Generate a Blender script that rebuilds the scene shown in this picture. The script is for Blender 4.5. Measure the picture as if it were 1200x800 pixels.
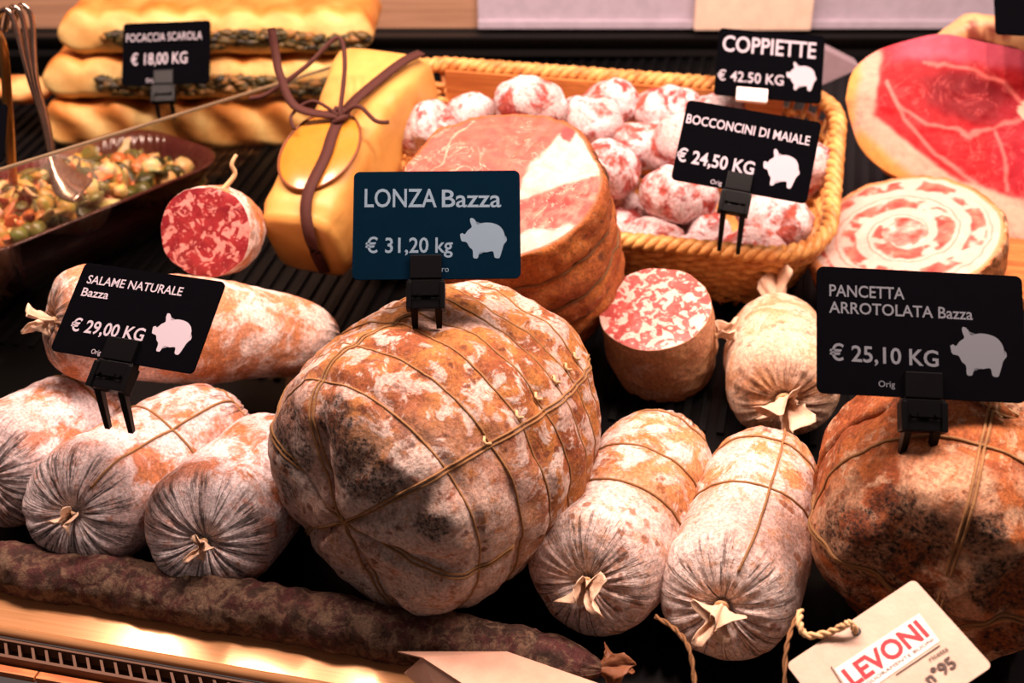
import bpy, bmesh, math, random
from mathutils import Vector, Matrix, noise
random.seed(7)
for o in list(bpy.data.objects): bpy.data.objects.remove(o)
S = bpy.context.scene; C = S.collection
# ---------------------------------------------------------------- camera, world, lights
FPX, PITCH, CH = 1500.0, math.radians(30), 0.72
cam = bpy.data.cameras.new('camera'); camo = bpy.data.objects.new('camera', cam); C.objects.link(camo)
cam.sensor_width = 36; cam.lens = FPX/1200*36; cam.clip_start = 0.02
camo.location = (0, 0, CH); camo.rotation_euler = (math.pi/2-PITCH, 0, 0)
cam.dof.use_dof = True; cam.dof.focus_distance = 1.04; cam.dof.aperture_fstop = 5.6
S.camera = camo
S.view_settings.view_transform = 'Standard'; S.view_settings.look = 'None'
S.view_settings.gamma = 1; S.view_settings.use_curve_mapping = False; S.view_settings.exposure = 0.0
wd = bpy.data.worlds.new('world'); S.world = wd; wd.use_nodes = True
wd.node_tree.nodes['Background'].inputs[0].default_value = (0.55, 0.40, 0.36, 1)
wd.node_tree.nodes['Background'].inputs[1].default_value = 0.22
cs, sn = math.cos(math.radians(13)), math.sin(math.radians(13))
def K(p, q, z=0): return Vector((cs*p+sn*q, -sn*p+cs*q, z))      # along the case front, into the case, height
LAMPS = []
def area(p, q, z, e, col, sx=.10, sy=.10):
    l = bpy.data.lights.new('case_or_added_lamp', 'AREA'); l.shape = 'RECTANGLE'; l.size = sx; l.size_y = sy
    l.energy = e; l.color = col
    o = bpy.data.objects.new('case_or_added_lamp', l); C.objects.link(o); o.location = K(p, q, z)
    o.rotation_euler = (0, 0, -math.radians(13))
WARM = (1.0, .72, .62)
for i in range(9): area(-1.09+i*.235, 1.02, 1.30, 8.2, WARM, .032, .20)     # row of lamps under the case top
area(-.25, 1.62, 1.2, 1.6, (1.0, .66, .44), 1.4, .06)                      # added light over the back to warm the focaccia, no known lamp
# ---------------------------------------------------------------- helpers
CP, SP = math.cos(PITCH), math.sin(PITCH)
def ray(u, v):
    a, b = (u-600)/FPX, (400-v)/FPX
    return Vector((a, CP+b*SP, -SP+b*CP))
def D(u, v, d): return Vector((0, 0, CH))+ray(u, v)*d            # point at camera depth d
def G(u, v, z): r = ray(u, v); return Vector((0, 0, CH))+r*((z-CH)/r.z)   # on a height
def Y(u, v, y): r = ray(u, v); return Vector((0, 0, CH))+r*(y/r.y)        # at a distance
def deckz(q): return .13*(q-1.0)                                 # the deck slopes up into the case
def qof(P): return P.x*sn+P.y*cs
def SG(u, v, r):                                                 # centre of something of radius r lying on the deck
    z = r
    for i in range(8): z = deckz(qof(G(u, v, z)))+r
    return G(u, v, z)
def lin(c):
    return tuple(((x/255+.055)/1.055)**2.4 if x > 10 else x/255/12.92 for x in c[:3])+(1,)
def fb(p, s=1, o=4): return noise.fractal(Vector(p)*s, 1.0, 2.0, o)
def sm(x, a, b):
    if a == b: return 1.0 if x > a else 0.0
    t = max(0, min(1, (x-a)/(b-a))); return t*t*(3-2*t)
def put(o, parent=None, mat=None, smooth=True):
    C.objects.link(o)
    if parent: o.parent = parent
    if mat: o.data.materials.append(mat)
    if smooth and o.type == 'MESH':
        for p in o.data.polygons: p.use_smooth = True
    return o
def tag(o, label, cat, group=None, kind=None):
    if label: o['label'] = label
    if cat: o['category'] = cat
    if group: o['group'] = group
    if kind: o['kind'] = kind
    return o
def thing(name, label, cat, mw=None, group=None):
    o = bpy.data.objects.new(name, None); o.empty_display_size = .02; C.objects.link(o)
    if mw is not None: o.matrix_world = mw
    return tag(o, label, cat, group)
def mesh(name, V, F, parent=None, mat=None, smooth=True, attrs=None, mw=None):
    me = bpy.data.meshes.new(name); me.from_pydata([tuple(v) for v in V], [], F); me.update()
    for k, (ty, vals) in (attrs or {}).items():
        at = me.attributes.new(k, ty, 'POINT')
        if ty == 'FLOAT': at.data.foreach_set('value', vals)
        elif ty == 'FLOAT_VECTOR': at.data.foreach_set('vector', [c for v in vals for c in v])
        else: at.data.foreach_set('color', [c for v in vals for c in (*v[:3], 1)])
    o = bpy.data.objects.new(name, me); put(o, parent, mat, smooth)
    if mw is not None: o.matrix_world = mw
    return o
class MB:
    def __init__(s): s.V = []; s.F = []
    def add(s, V, F):
        n = len(s.V); s.V += [Vector(v) for v in V]; s.F += [tuple(i+n for i in f) for f in F]; return s
    def box(s, c, d, M=None, b=0):
        bm = bmesh.new(); bmesh.ops.create_cube(bm, size=1)
        for v in bm.verts: v.co = Vector((v.co.x*d[0], v.co.y*d[1], v.co.z*d[2]))
        if b: bmesh.ops.bevel(bm, geom=bm.edges[:], offset=b, segments=2, affect='EDGES', profile=.7)
        T = (M or Matrix())
        s.add([T @ (v.co+Vector(c)) for v in bm.verts], [[v.index for v in f.verts] for f in bm.faces]); bm.free(); return s
    def tube(s, pts, r, n=6, closed=False, cap=True):
        pts = [Vector(p) for p in pts]; N = len(pts); V = []; F = []
        if N < 2: return s
        up = None
        for i, p in enumerate(pts):
            a = pts[(i-1) % N] if (closed or i) else pts[0]; b = pts[(i+1) % N] if (closed or i < N-1) else pts[-1]
            t = (b-a).normalized() if (b-a).length > 1e-9 else Vector((0, 0, 1))
            if up is None: up = t.orthogonal().normalized()
            up = (up-t*up.dot(t)); up = up.normalized() if up.length > 1e-6 else t.orthogonal().normalized()
            w = t.cross(up); rr = r(i/(N-1)) if callable(r) else r
            V += [p+(up*math.cos(k*math.tau/n)+w*math.sin(k*math.tau/n))*rr for k in range(n)]
        for i in range(N if closed else N-1):
            j = (i+1) % N
            F += [(i*n+k, i*n+(k+1) % n, j*n+(k+1) % n, j*n+k) for k in range(n)]
        if cap and not closed: F += [tuple(range(n))[::-1], tuple((N-1)*n+k for k in range(n))]
        return s.add(V, F)
    def prism(s, poly, z0, z1, M=None):
        n = len(poly); T = M or Matrix()
        V = [T @ Vector((x, y, z0)) for x, y in poly]+[T @ Vector((x, y, z1)) for x, y in poly]
        return s.add(V, [tuple(range(n))[::-1], tuple(range(n, 2*n))]+[(i, (i+1) % n, n+(i+1) % n, n+i) for i in range(n)])
    def build(s, name, mat, parent=None, smooth=False, mw=None): return mesh(name, s.V, s.F, parent, mat, smooth, None, mw)
def cr(P, n):                                                    # smooth path through points
    P = [Vector(p) for p in P]; out = []
    for i in range(len(P)-1):
        a, b, c, d = P[max(i-1, 0)], P[i], P[i+1], P[min(i+2, len(P)-1)]
        for k in range(n):
            t = k/n
            out.append(.5*((2*b)+(c-a)*t+(2*a-5*b+4*c-d)*t*t+(3*b-a-3*c+d)*t**3))
    return out+[P[-1]]
def frame(front, back, up=(0, 0, 1)):                            # z towards the viewer end, y up, x right
    z = (front-back).normalized(); x = Vector(up).cross(z).normalized(); y = z.cross(x)
    M = Matrix((x, y, z)).transposed().to_4x4(); M.translation = front; return M
def rrect(w, h, r, n=6, cx=0, cy=0):
    P = []
    for sx, sy, a0 in ((1, 1, 0), (-1, 1, 90), (-1, -1, 180), (1, -1, 270)):
        for k in range(n+1):
            a = math.radians(a0+90*k/n); P.append((cx+sx*(w/2-r)+r*math.cos(a), cy+sy*(h/2-r)+r*math.sin(a)))
    return P
# ---------------------------------------------------------------- node helpers
class NT:
    def __init__(s, name):
        s.m = bpy.data.materials.new(name); s.m.use_nodes = True; s.t = s.m.node_tree; s.b = s.t.nodes['Principled BSDF']
        s.out = s.t.nodes['Material Output']
    def n(s, ty, ins=None, **props):
        nd = s.t.nodes.new('ShaderNode'+ty)
        for k, v in props.items(): setattr(nd, k, v)
        for k, v in (ins or {}).items(): s.set(nd.inputs[k], v)
        return nd
    def set(s, sock, v):
        if hasattr(v, 'is_output') or isinstance(v, bpy.types.NodeSocket): s.t.links.new(v, sock)
        else:
            try: sock.default_value = v
            except Exception: sock.default_value = v[:3]
    def obj(s): return s.n('TexCoord').outputs['Object']
    def rnd(s): return s.math('MULTIPLY', s.n('ObjectInfo').outputs['Random'], 37.0)
    def math(s, op, a, b=0.0, clamp=False):
        nd = s.n('Math', operation=op, use_clamp=clamp); s.set(nd.inputs[0], a); s.set(nd.inputs[1], b); return nd.outputs[0]
    def noise(s, vec, scale, detail=4, rough=.55, dist=0, w=None):
        nd = s.n('TexNoise', noise_dimensions='4D' if w is not None else '3D')
        s.set(nd.inputs['Vector'], vec); s.set(nd.inputs['Scale'], scale); s.set(nd.inputs['Detail'], detail)
        s.set(nd.inputs['Roughness'], rough); s.set(nd.inputs['Distortion'], dist)
        if w is not None: s.set(nd.inputs['W'], w)
        return nd.outputs['Fac']
    def vor(s, vec, scale, feature='F1', out='Distance', rand=1.0):
        nd = s.n('TexVoronoi', feature=feature); s.set(nd.inputs['Vector'], vec); s.set(nd.inputs['Scale'], scale)
        nd.inputs['Randomness'].default_value = rand
        return nd.outputs[out]
    def step(s, x, a, b, lo=0.0, hi=1.0):
        nd = s.n('MapRange', interpolation_type='SMOOTHSTEP')
        s.set(nd.inputs[0], x); s.set(nd.inputs[1], a); s.set(nd.inputs[2], b); s.set(nd.inputs[3], lo); s.set(nd.inputs[4], hi)
        return nd.outputs[0]
    def mix(s, f, a, b, mode='MIX'):
        nd = s.n('Mix', data_type='RGBA', blend_type=mode)
        s.set(nd.inputs[0], f); s.set(nd.inputs[6], a); s.set(nd.inputs[7], b); return nd.outputs[2]
    def attr(s, name, out='Fac'): return s.n('Attribute', attribute_name=name).outputs[out]
    def scale(s, vec, sc):
        nd = s.n('VectorMath', operation='MULTIPLY'); s.set(nd.inputs[0], vec); nd.inputs[1].default_value = sc; return nd.outputs[0]
    def bump(s, h, dist=.002, strength=1.0):
        nd = s.n('Bump'); s.set(nd.inputs['Height'], h); nd.inputs['Distance'].default_value = dist
        nd.inputs['Strength'].default_value = strength; s.t.links.new(nd.outputs[0], s.b.inputs['Normal'])
    def done(s, col=None, rough=.6, spec=.4, **kw):
        if col is not None: s.set(s.b.inputs['Base Color'], col)
        s.set(s.b.inputs['Roughness'], rough); s.b.inputs['Specular IOR Level'].default_value = spec
        for k, v in kw.items(): s.set(s.b.inputs[k.replace('_', ' ')], v)
        return s.m
def plain(name, c, rough=.5, metal=0.0, spec=.4, bumpsc=None, bd=.0005):
    t = NT(name); n = t.noise(t.obj(), 60, 4); t.done(t.mix(t.step(n, .3, .7, 0, .22), lin(c), lin([x*.72 for x in c])), rough, spec, Metallic=metal)
    if bumpsc: t.bump(t.noise(t.obj(), bumpsc, 5), bd)
    return t.m
def casing(name, mold, skin, skin2, dark, lo=.42, hi=.58, sc=30, endlo=.38, endhi=.6, blotch=0.0, spots=None, rough=.75):
    """dried casing: two skin tones under patches of pale mould, streaked towards the ends"""
    t = NT(name); o = t.obj(); w = t.rnd()
    base = t.mix(t.step(t.noise(o, sc*.7, 4, .6, .3, w), .4, .6), lin(skin), lin(skin2))
    m1 = t.noise(o, sc, 9, .68, .6, w)
    m = t.math('MULTIPLY', t.step(m1, lo, hi), t.step(t.noise(o, sc*11, 4, .7, 0, w), .28, .5, .35, 1.0))
    m = t.math('ADD', m, t.step(t.noise(o, sc*5, 6, .8, .4, w), .56, .66, 0, .45), True)
    m = t.math('MAXIMUM', m, t.math('MULTIPLY', t.attr('mold'), t.step(t.noise(o, sc*3, 8, .75, .6, w), .32, .55)))
    col = t.mix(m, base, t.mix(t.step(t.noise(o, sc*.45, 3, .5, 0, w), .4, .65), lin(mold), lin([mold[0]*.93, mold[1]*.86, mold[2]*.84])))
    if spots:
        wo = t.n('VectorMath', operation='ADD'); t.set(wo.inputs[0], o); nn_ = t.n('TexNoise'); t.set(nn_.inputs['Vector'], o); nn_.inputs['Scale'].default_value = sc*3; wv_ = t.n('VectorMath', operation='SCALE'); t.set(wv_.inputs[0], nn_.outputs['Color']); wv_.inputs[3].default_value = .012; t.set(wo.inputs[1], wv_.outputs[0])
        sp = t.math('MULTIPLY', t.step(t.vor(wo.outputs[0], sc*1.9), .20, .36, 1.0, 0.0), t.step(t.noise(o, sc*.8, 3, .5, .2, t.math('ADD', w, 5.0)), .50, .58))
        sp = t.math('MAXIMUM', sp, t.step(t.noise(o, sc*2.1, 3, .5, .2, t.math('ADD', w, 5.0)), .66, .71))
        col = t.mix(t.math('MULTIPLY', sp, .8), col, lin(spots))
    sv = t.attr('sv', 'Vector')
    st = t.math('MULTIPLY', t.step(t.noise(sv, 4.2, 6, .75, .15, w), endlo, endhi), t.attr('endw'))
    st = t.math('MULTIPLY', st, t.step(m1, .3, .6, 1.0, .75))
    col = t.mix(st, col, lin(dark))
    if blotch:
        bl = t.step(t.math('ADD', t.attr('dk'), t.math('SUBTRACT', t.noise(o, sc*2.2, 8, .72, .5, w), .5)), .38, .62)
        bl = t.math('MULTIPLY', bl, t.step(t.noise(o, sc*7, 6, .8, 0, w), .40, .56, 1.0, .35))
        col = t.mix(t.math('MULTIPLY', bl, blotch), col, lin([dark[0]*.45, dark[1]*.42, dark[2]*.42]))
    sk = t.step(t.noise(o, 360, 4, .7, 0, w), .32, .66, .58, 1.15)
    nd = t.n('VectorMath', operation='SCALE'); t.set(nd.inputs[0], col); t.set(nd.inputs[3], sk)
    t.done(nd.outputs[0], rough, .3)
    h = t.math('ADD', t.math('MULTIPLY', m1, .7), t.math('MULTIPLY', t.noise(o, sc*8, 6, .7, 0, w), .5))
    h = t.math('ADD', h, t.math('MULTIPLY', t.noise(sv, 2.6, 6, .75, .15, w), t.math('MULTIPLY', t.attr('endw'), .8)))
    t.bump(h, .0035, .8)
    return t.m
def marbled(name, red, red2, fat, sc=70, lo=.50, hi=.56, rough=.38):
    t = NT(name); o = t.obj(); w = t.rnd()
    base = t.mix(t.step(t.noise(o, sc*.8, 5, .6, .4, w), .38, .62), lin(red), lin(red2))
    n1 = t.noise(o, sc, 2.5, .55, .9, w); f = t.step(n1, lo, hi)
    f2 = t.step(t.noise(o, sc*2.6, 3, .6, .5, w), .60, .66, 0, .75)
    f = t.math('MAXIMUM', f, f2)
    col = t.mix(f, base, t.mix(t.noise(o, sc*3, 3), lin(fat), lin([fat[0]*.92, fat[1]*.74, fat[2]*.7])))
    t.done(col, rough, .5, Subsurface_Weight=.08); t.b.inputs['Subsurface Radius'].default_value = (.01, .004, .003)
    t.bump(t.noise(o, sc*4, 5), .0008, .6); return t.m
def painted(name, rough=.4, nsc=90, amt=.22, spec=.45, streak=(1, 1, 1), veins=None):
    """meat or bread surface: its own regions come from the mesh, fibres and grain from noise"""
    t = NT(name); o = t.scale(t.obj(), streak); c = t.attr('col', 'Color')
    c = t.mix(t.step(t.noise(o, nsc, 7, .65, .6), .35, .68, 0, amt), c, t.mix(1.0, c, lin((196, 150, 140)), 'MULTIPLY'))
    if veins:
        v = t.noise(o, nsc*.45, 6, .6, 1.4); v = t.step(t.math('ABSOLUTE', t.math('SUBTRACT', v, .5)), 0, .022, 1.0, 0.0)
        v = t.math('MULTIPLY', v, t.step(t.noise(o, nsc*.3, 3), .45, .6, 0, .55)); c = t.mix(v, c, lin(veins))
    t.done(c, rough, spec); t.bump(t.noise(o, nsc*2, 6, .6), .001, .6); return t.m
M = {}
# ---------------------------------------------------------------- the case itself
M['black'] = plain('black_plastic', (9, 9, 10), .45, spec=.12, bumpsc=120, bd=.0002); M['wallblack'] = plain('wall_black', (14, 12, 12), .5)
M['tray'] = plain('black_tray', (8, 8, 9), .35, spec=.15)
def strut(o): o['kind'] = 'structure'; return o
TILT = math.atan(.13)
def deckM(): return Matrix.Translation(K(0, 1.0, 0)) @ Matrix.Rotation(-math.radians(13), 4, 'Z') @ Matrix.Rotation(TILT, 4, 'X')
mb = MB(); mb.box((0, .3825, -.012), (3.2, 1.335, .018))
strut(mb.build('floor', M['tray'], None, mw=deckM()))
mb = MB()
for i in range(150): mb.box((-1.35+i*.018, .52, -.0015), (.007, .90, .005))
strut(mb.build('trim_1', M['black'], None, mw=deckM()))
# back of the case: dark panel with ledges, pale steel above
WY = 1.93
mb = MB(); mb.box((0, WY+.02, .065), (4.2, .04, .18)); mb.box((0, WY-.012, .125), (4.2, .03, .006)); mb.box((0, WY-.012, .150), (4.2, .03, .004)); mb.box((0, WY-.02, .085), (4.2, .04, .006))
strut(mb.build('wall_back', M['wallblack']))
t = NT('back_steel'); o_ = t.scale(t.obj(), (1, 30, 30)); M['steel_back'] = t.done(t.mix(t.step(t.noise(o_, 8, 4), .3, .7), lin((178, 138, 110)), lin((160, 122, 96))), .4, Metallic=.0)
M['steel_blue'] = plain('blue_steel', (186, 174, 188), .35, .0); M['cream_panel'] = plain('cream_panel', (246, 214, 190), .5)
mb = MB(); mb.box((0, WY+.03, .575), (4.2, .04, .84)); strut(mb.build('trim_2', M['steel_back']))
mb = MB()
x0 = Y(560, 20, WY).x; x1 = Y(1165, 20, WY).x
mb.box(((x0+x1)/2, WY+.004, .50), (x1-x0, .012, .68), None, .002); mb.box(((x0+x1)/2, WY-.004, .165), (x1-x0, .012, .012), None, .002)
t_ = mb.build('sliding_panel', M['steel_blue']); tag(t_, 'bluish steel panel along the top edge of the back wall', 'panel')
xa, xb = Y(812, 20, WY).x, Y(948, 20, WY).x
mb = MB(); mb.box(((xa+xb)/2, WY-.014, .49), (xb-xa, .016, .66), None, .003); o = mb.build('upright_panel', M['cream_panel']); tag(o, 'pale cream upright panel at the top behind the price tags', 'panel')
# front rail, vent strip and wooden ledge
t = NT('brushed_metal'); o_ = t.scale(t.obj(), (1, 90, 90)); n_ = t.noise(o_, 9, 5, .6)
M['rail'] = t.done(t.mix(t.step(n_, .3, .7), lin((206, 152, 104)), lin((190, 136, 90))), .13, Metallic=.35, Anisotropic=0.0)
RZ0 = -.018
q1 = (qof(G(0, 690, RZ0))+qof(G(480, 771, RZ0)))/2; q2 = (qof(G(0, 738, RZ0-.010))+qof(G(300, 800, RZ0-.010)))/2
def caseM(): return Matrix.Rotation(-math.radians(13), 4, 'Z')
rl = thing('metal_rail', 'golden brushed metal rail along the front edge of the display', 'rail', caseM())
mb = MB(); mb.add([Vector((x, y, z)) for x in (-1.2, 1.0) for y, z in ((q1, RZ0), (q2+.006, RZ0-.0080), (q2+.006, RZ0-.0145), (q1, RZ0-.012))], [(0, 1, 5, 4), (1, 2, 6, 5), (2, 3, 7, 6), (3, 0, 4, 7), (0, 3, 2, 1), (4, 5, 6, 7)])
mb.build('plate', M['rail'], rl)
MB().tube([(-1.2, q2+.003, RZ0-.0092), (1.0, q2+.003, RZ0-.0092)], .0045, 12).build('rolled_edge', M['rail'], rl, True)
M['vent'] = plain('vent_plastic', (92, 62, 44), .5)
q3 = q2-.020
vs = MB(); vs.box((-.1, q2-.003, RZ0-.017), (2.2, .003, .010)); vs.box((-.1, q3, RZ0-.017), (2.2, .003, .010)); vs.box((-.1, (q2+q3)/2, RZ0-.029), (2.2, .022, .003))
for i in range(130):
    x = -.95+i*.0125; T = Matrix.Translation((x, (q2+q3)/2-.001, RZ0-.018)) @ Matrix.Rotation(.62, 4, 'Z'); vs.box((0, 0, 0), (.0022, .022, .008), T)
o = vs.build('vent_strip', M['vent'], None, mw=caseM()); tag(o, 'dark vent strip with slanting bars between metal rail and wood', 'vent')
q4 = qof(G(0, 786, RZ0-.019)); xs_ = pq_ = None
t = NT('ledge_wood'); o_ = t.scale(t.obj(), (4, 30, 30)); n_ = t.noise(o_, 3.5, 7, .62, 1.5)
M['ledge'] = t.done(t.mix(t.step(n_, .36, .64), lin((206, 126, 72)), lin((164, 88, 46))), .5); t.bump(n_, .0008, .5)
a_ = G(62, 765, RZ0-.019); xs_ = a_.x*cs-a_.y*sn
lg = thing('wooden_ledge', 'orange wooden ledge at the bottom left below the vent strip', 'ledge', caseM())
for xa, xb in ((-1.2, xs_-.0008), (xs_+.0008, .9)):
    mb = MB(); mb.box(((xa+xb)/2, (q3+q4)/2-.002, RZ0-.022), (xb-xa, q3-q4-.003, .006), None, .0012); mb.build('plank', M['ledge'], lg)
t = NT('grey_corrugated'); M['corr'] = t.done(lin((96, 96, 100)), .5, Metallic=.3)
mb = MB(); P = []
for i in range(161): P.append((-1.1+i*.0125*.9, q4-.009+.004*math.sin(i*math.pi/2)))
mb.prism(P+[(P[-1][0], q4-.03), (P[0][0], q4-.03)], RZ0-.30, RZ0-.0235); strut(mb.build('trim_3', M['corr'], None, mw=caseM()))
# ---------------------------------------------------------------- rolled and stuffed meats
class Roll:
    """a stuffed casing about local z: front pole at z = 0 side, running to -z; a = 0 right, 90 deg up"""
    def __init__(s, prof, bend=0.0, sx=1, sy=1, lump=.004, lumpsc=18, pleat=.0, npl=22, grooves=(), gd=.002, gw=.006, seed=0, extra=None, plen=.05, curl=0.0, cdir=45):
        s.curl = curl; s.cu = Vector((math.cos(math.radians(cdir)), math.sin(math.radians(cdir)), 0))
        P = cr([(z, r, 0) for z, r in prof], 12); L = [0]
        for i in range(1, len(P)): L.append(L[-1]+(P[i]-P[i-1]).length)
        s.P, s.L, s.tot = P, L, L[-1]
        s.bend, s.sx, s.sy, s.lump, s.lumpsc, s.pleat, s.npl = bend, sx, sy, lump, lumpsc, pleat, npl
        s.grooves, s.gd, s.gw, s.seed, s.extra, s.plen = grooves, gd, gw, seed, extra, plen
        s.zmin = min(p.x for p in P)
    def at(s, t):
        l = t*s.tot; lo, hi = 0, len(s.L)-1
        while hi-lo > 1:
            m = (lo+hi)//2
            if s.L[m] <= l: lo = m
            else: hi = m
        f = (l-s.L[lo])/max(1e-9, s.L[hi]-s.L[lo]); p = s.P[lo].lerp(s.P[hi], f); d = (s.P[hi]-s.P[lo])
        d = d.normalized() if d.length > 1e-9 else Vector((0, 1, 0))
        return p.x, max(p.y, 0), d.x, d.y
    def pt(s, t, a, off=0.0):
        z, r, dz, dr = s.at(t); ca, sa = math.cos(a), math.sin(a)
        p = Vector((r*ca*s.sx, r*sa*s.sy, z)); nrm = Vector((-dz*ca, -dz*sa, dr))
        k = s.seed*3.7; q = p+Vector((k, k*.6, -k))
        h = s.lump*(fb(q, s.lumpsc, 4))+s.lump*.35*fb(q, s.lumpsc*3.3, 3)
        h *= min(1, r/.02)
        for g in s.grooves: h -= s.gd*math.exp(-((z-g)/s.gw)**2)
        if s.pleat:
            l = min(t, 1-t)*s.tot; w = sm(l, s.plen, s.plen*.2)*min(1, r/.012)
            h += s.pleat*w*(math.sin(a*s.npl+4*fb((ca*1.5+k, sa*1.5, 0), 1, 2))*.5+noise.noise((ca*5+k, sa*5, l*8)))
        if s.extra: h += s.extra(t, a, p)
        p = p+nrm*(h+off)
        p = s.curled(p)
        if s.bend: p.y -= s.bend*(2*z/s.zmin-1)**2-s.bend
        return p
    def curled(s, p):                                            # front end turned sideways by curl radians
        if not s.curl or p.z <= -.085: return p
        Rr = .085/s.curl; f = (p.z+.085)/Rr
        e = p.x*s.cu.x+p.y*s.cu.y; o = Vector((p.x, p.y, 0))-s.cu*e
        q = o+s.cu*(Rr*(1-math.cos(f))+e*math.cos(f)); q.z = -.085+Rr*math.sin(f)-e*math.sin(f); return q
    def mesh(s, name, parent, mat, nt=90, na=110, endlen=.07, mold=None, dk=None, t0=0.0, t1=1.0, ends=(1, 1), warp=None, cap=True):
        V, SV, E, M_, K_ = [], [], [], [], []
        for i in range(nt+1):
            t = t0+(t1-t0)*i/nt
            for k in range(na):
                a = math.tau*k/na; p = s.pt(t, a); V.append(warp(p) if warp else p); l = t*s.tot; lb = (1-t)*s.tot
                SV.append((math.cos(a)*3, math.sin(a)*3, min(l, lb)*5))
                e = max(ends[0]*sm(l, endlen, endlen*.55), ends[1]*sm(lb, endlen, endlen*.55))
                E.append(e); M_.append(mold(t, a, p) if mold else 0.0); K_.append(dk(t, a, p) if dk else 0.0)
        F = [(i*na+k, (i+1)*na+k, (i+1)*na+(k+1) % na, i*na+(k+1) % na) for i in range(nt) for k in range(na)]
        F += ([tuple(range(na))] if cap else [])+[tuple(nt*na+k for k in range(na))[::-1]]
        return mesh(name, V, F, parent, mat, True, {'sv': ('FLOAT_VECTOR', SV), 'endw': ('FLOAT', E), 'mold': ('FLOAT', M_), 'dk': ('FLOAT', K_)})
    def tz(s, z):                                                # the t on the barrel at height z
        best = min(range(21, 400), key=lambda i: abs(s.at(i/420)[0]-z) + (0 if s.at(i/420)[1] > .3*max(p.y for p in s.P) else 9)); return best/420
    def ring(s, z, tilt=0.0, ph=0.0, off=.0006, n=90):
        t0 = s.tz(z); return [s.pt(t0+tilt*math.sin(k*math.tau/n+ph), math.tau*k/n, off) for k in range(n)]
    def along(s, a, t0, t1, off=.0008, n=80, sway=0.0):
        return [s.pt(t0+(t1-t0)*i/n, a+sway*math.sin(i/n*5), off) for i in range(n+1)]
M['string'] = plain('string', (152, 110, 68), .85, bumpsc=700, bd=.0008)
M['dark_string'] = plain('waxed_string', (128, 88, 52), .8, bumpsc=700, bd=.0008)
M['pale_string'] = plain('pale_string', (214, 176, 128), .85, bumpsc=700)
M['tuft'] = plain('tuft', (226, 190, 160), .6, bumpsc=200, bd=.001)
M['white_salami'] = casing('white_salami_casing', (234, 220, 220), (188, 118, 74), (198, 124, 96), (40, 37, 36), .40, .55, 40, .485, .56)
M['tan_salami'] = casing('tan_salami_casing', (234, 214, 206), (190, 122, 70), (204, 144, 96), (74, 58, 50), .45, .57, 34, .51, .59, spots=(150, 84, 44))
M['lonza'] = casing('lonza_casing', (208, 186, 174), (142, 76, 40), (180, 116, 58), (60, 54, 48), .49, .55, 40, .60, .72, 1.0, spots=(104, 52, 32))
M['roll'] = casing('rolled_pancetta_casing', (206, 164, 130), (146, 74, 36), (186, 106, 54), (46, 34, 30), .52, .62, 40, .9, .99, 1.0, spots=(112, 58, 32))
M['naturale'] = casing('naturale_casing', (236, 214, 202), (190, 118, 72), (204, 138, 104), (72, 62, 56), .43, .56, 28, .42, .55)
M['dry'] = casing('dry_sausage_casing', (122, 98, 78), (58, 38, 28), (84, 42, 40), (50, 36, 30), .44, .58, 80, .8, .9)
M['mini'] = casing('mini_sausage_casing', (244, 226, 226), (166, 56, 52), (184, 80, 62), (130, 50, 50), .40, .54, 42, .6, .75, rough=.6)
def tuft(parent, at, dirv, size, seed, mat=None, flare=1.0):
    R = random.Random(seed); z = Vector(dirv).normalized(); x = z.orthogonal().normalized(); y = z.cross(x); V = []; n = 44; rings = 12
    for i in range(rings):
        f = i/(rings-1)
        for k in range(n):
            a = math.tau*k/n
            r = size*(.16+.42*flare*f*f)*(1+.55*f*math.sin(a*5+seed)+.55*f*noise.noise((math.cos(a)*2+seed, math.sin(a)*2, f*2))+.35*f*noise.noise((math.cos(a)*5, math.sin(a)*5+seed, f*6)))
            h = size*(f*(.95+.5*math.sin(a*2+seed*1.3)*f+.25*noise.noise((math.cos(a)*3, math.sin(a)*3+seed, 1))))-size*.12
            V.append(Vector(at)+x*(r*math.cos(a))+y*(r*math.sin(a)*.8)+z*h)
    F = [(i*n+k, i*n+(k+1) % n, (i+1)*n+(k+1) % n, (i+1)*n+k) for i in range(rings-1) for k in range(n)]
    o = mesh('casing_tuft', V, F, parent, mat or M['tuft'])
    md = o.modifiers.new('thickness', 'SOLIDIFY'); md.thickness = .0007
    mb = MB(); mb.tube([Vector(at)+x*(size*.19*math.cos(k*math.tau/16))+y*(size*.17*math.sin(k*math.tau/16))+z*(size*.06) for k in range(16)], size*.05, 6, True)
    mb.build('tie', M['pale_string'], o, True)
    return o
def sprof(L, r, taper=.94, dim=.010, e=1.0):                     # salami outline: dimpled round ends
    q = r*e
    return [(-dim, .0), (-dim*.75, q*.10), (-.002, q*.26), (0.0, q*.42), (-.0035, q*.68), (-.013, q*.885), (-.030, q*.985), (-.055, r*1.0), (-L*.5, r*.985),
            (-L+.07, r*taper), (-L+.04, r*taper*.93), (-L+.018, r*taper*.74), (-L+.004, r*taper*.45), (-L, r*taper*.22), (-L+.006, 0)]
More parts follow.
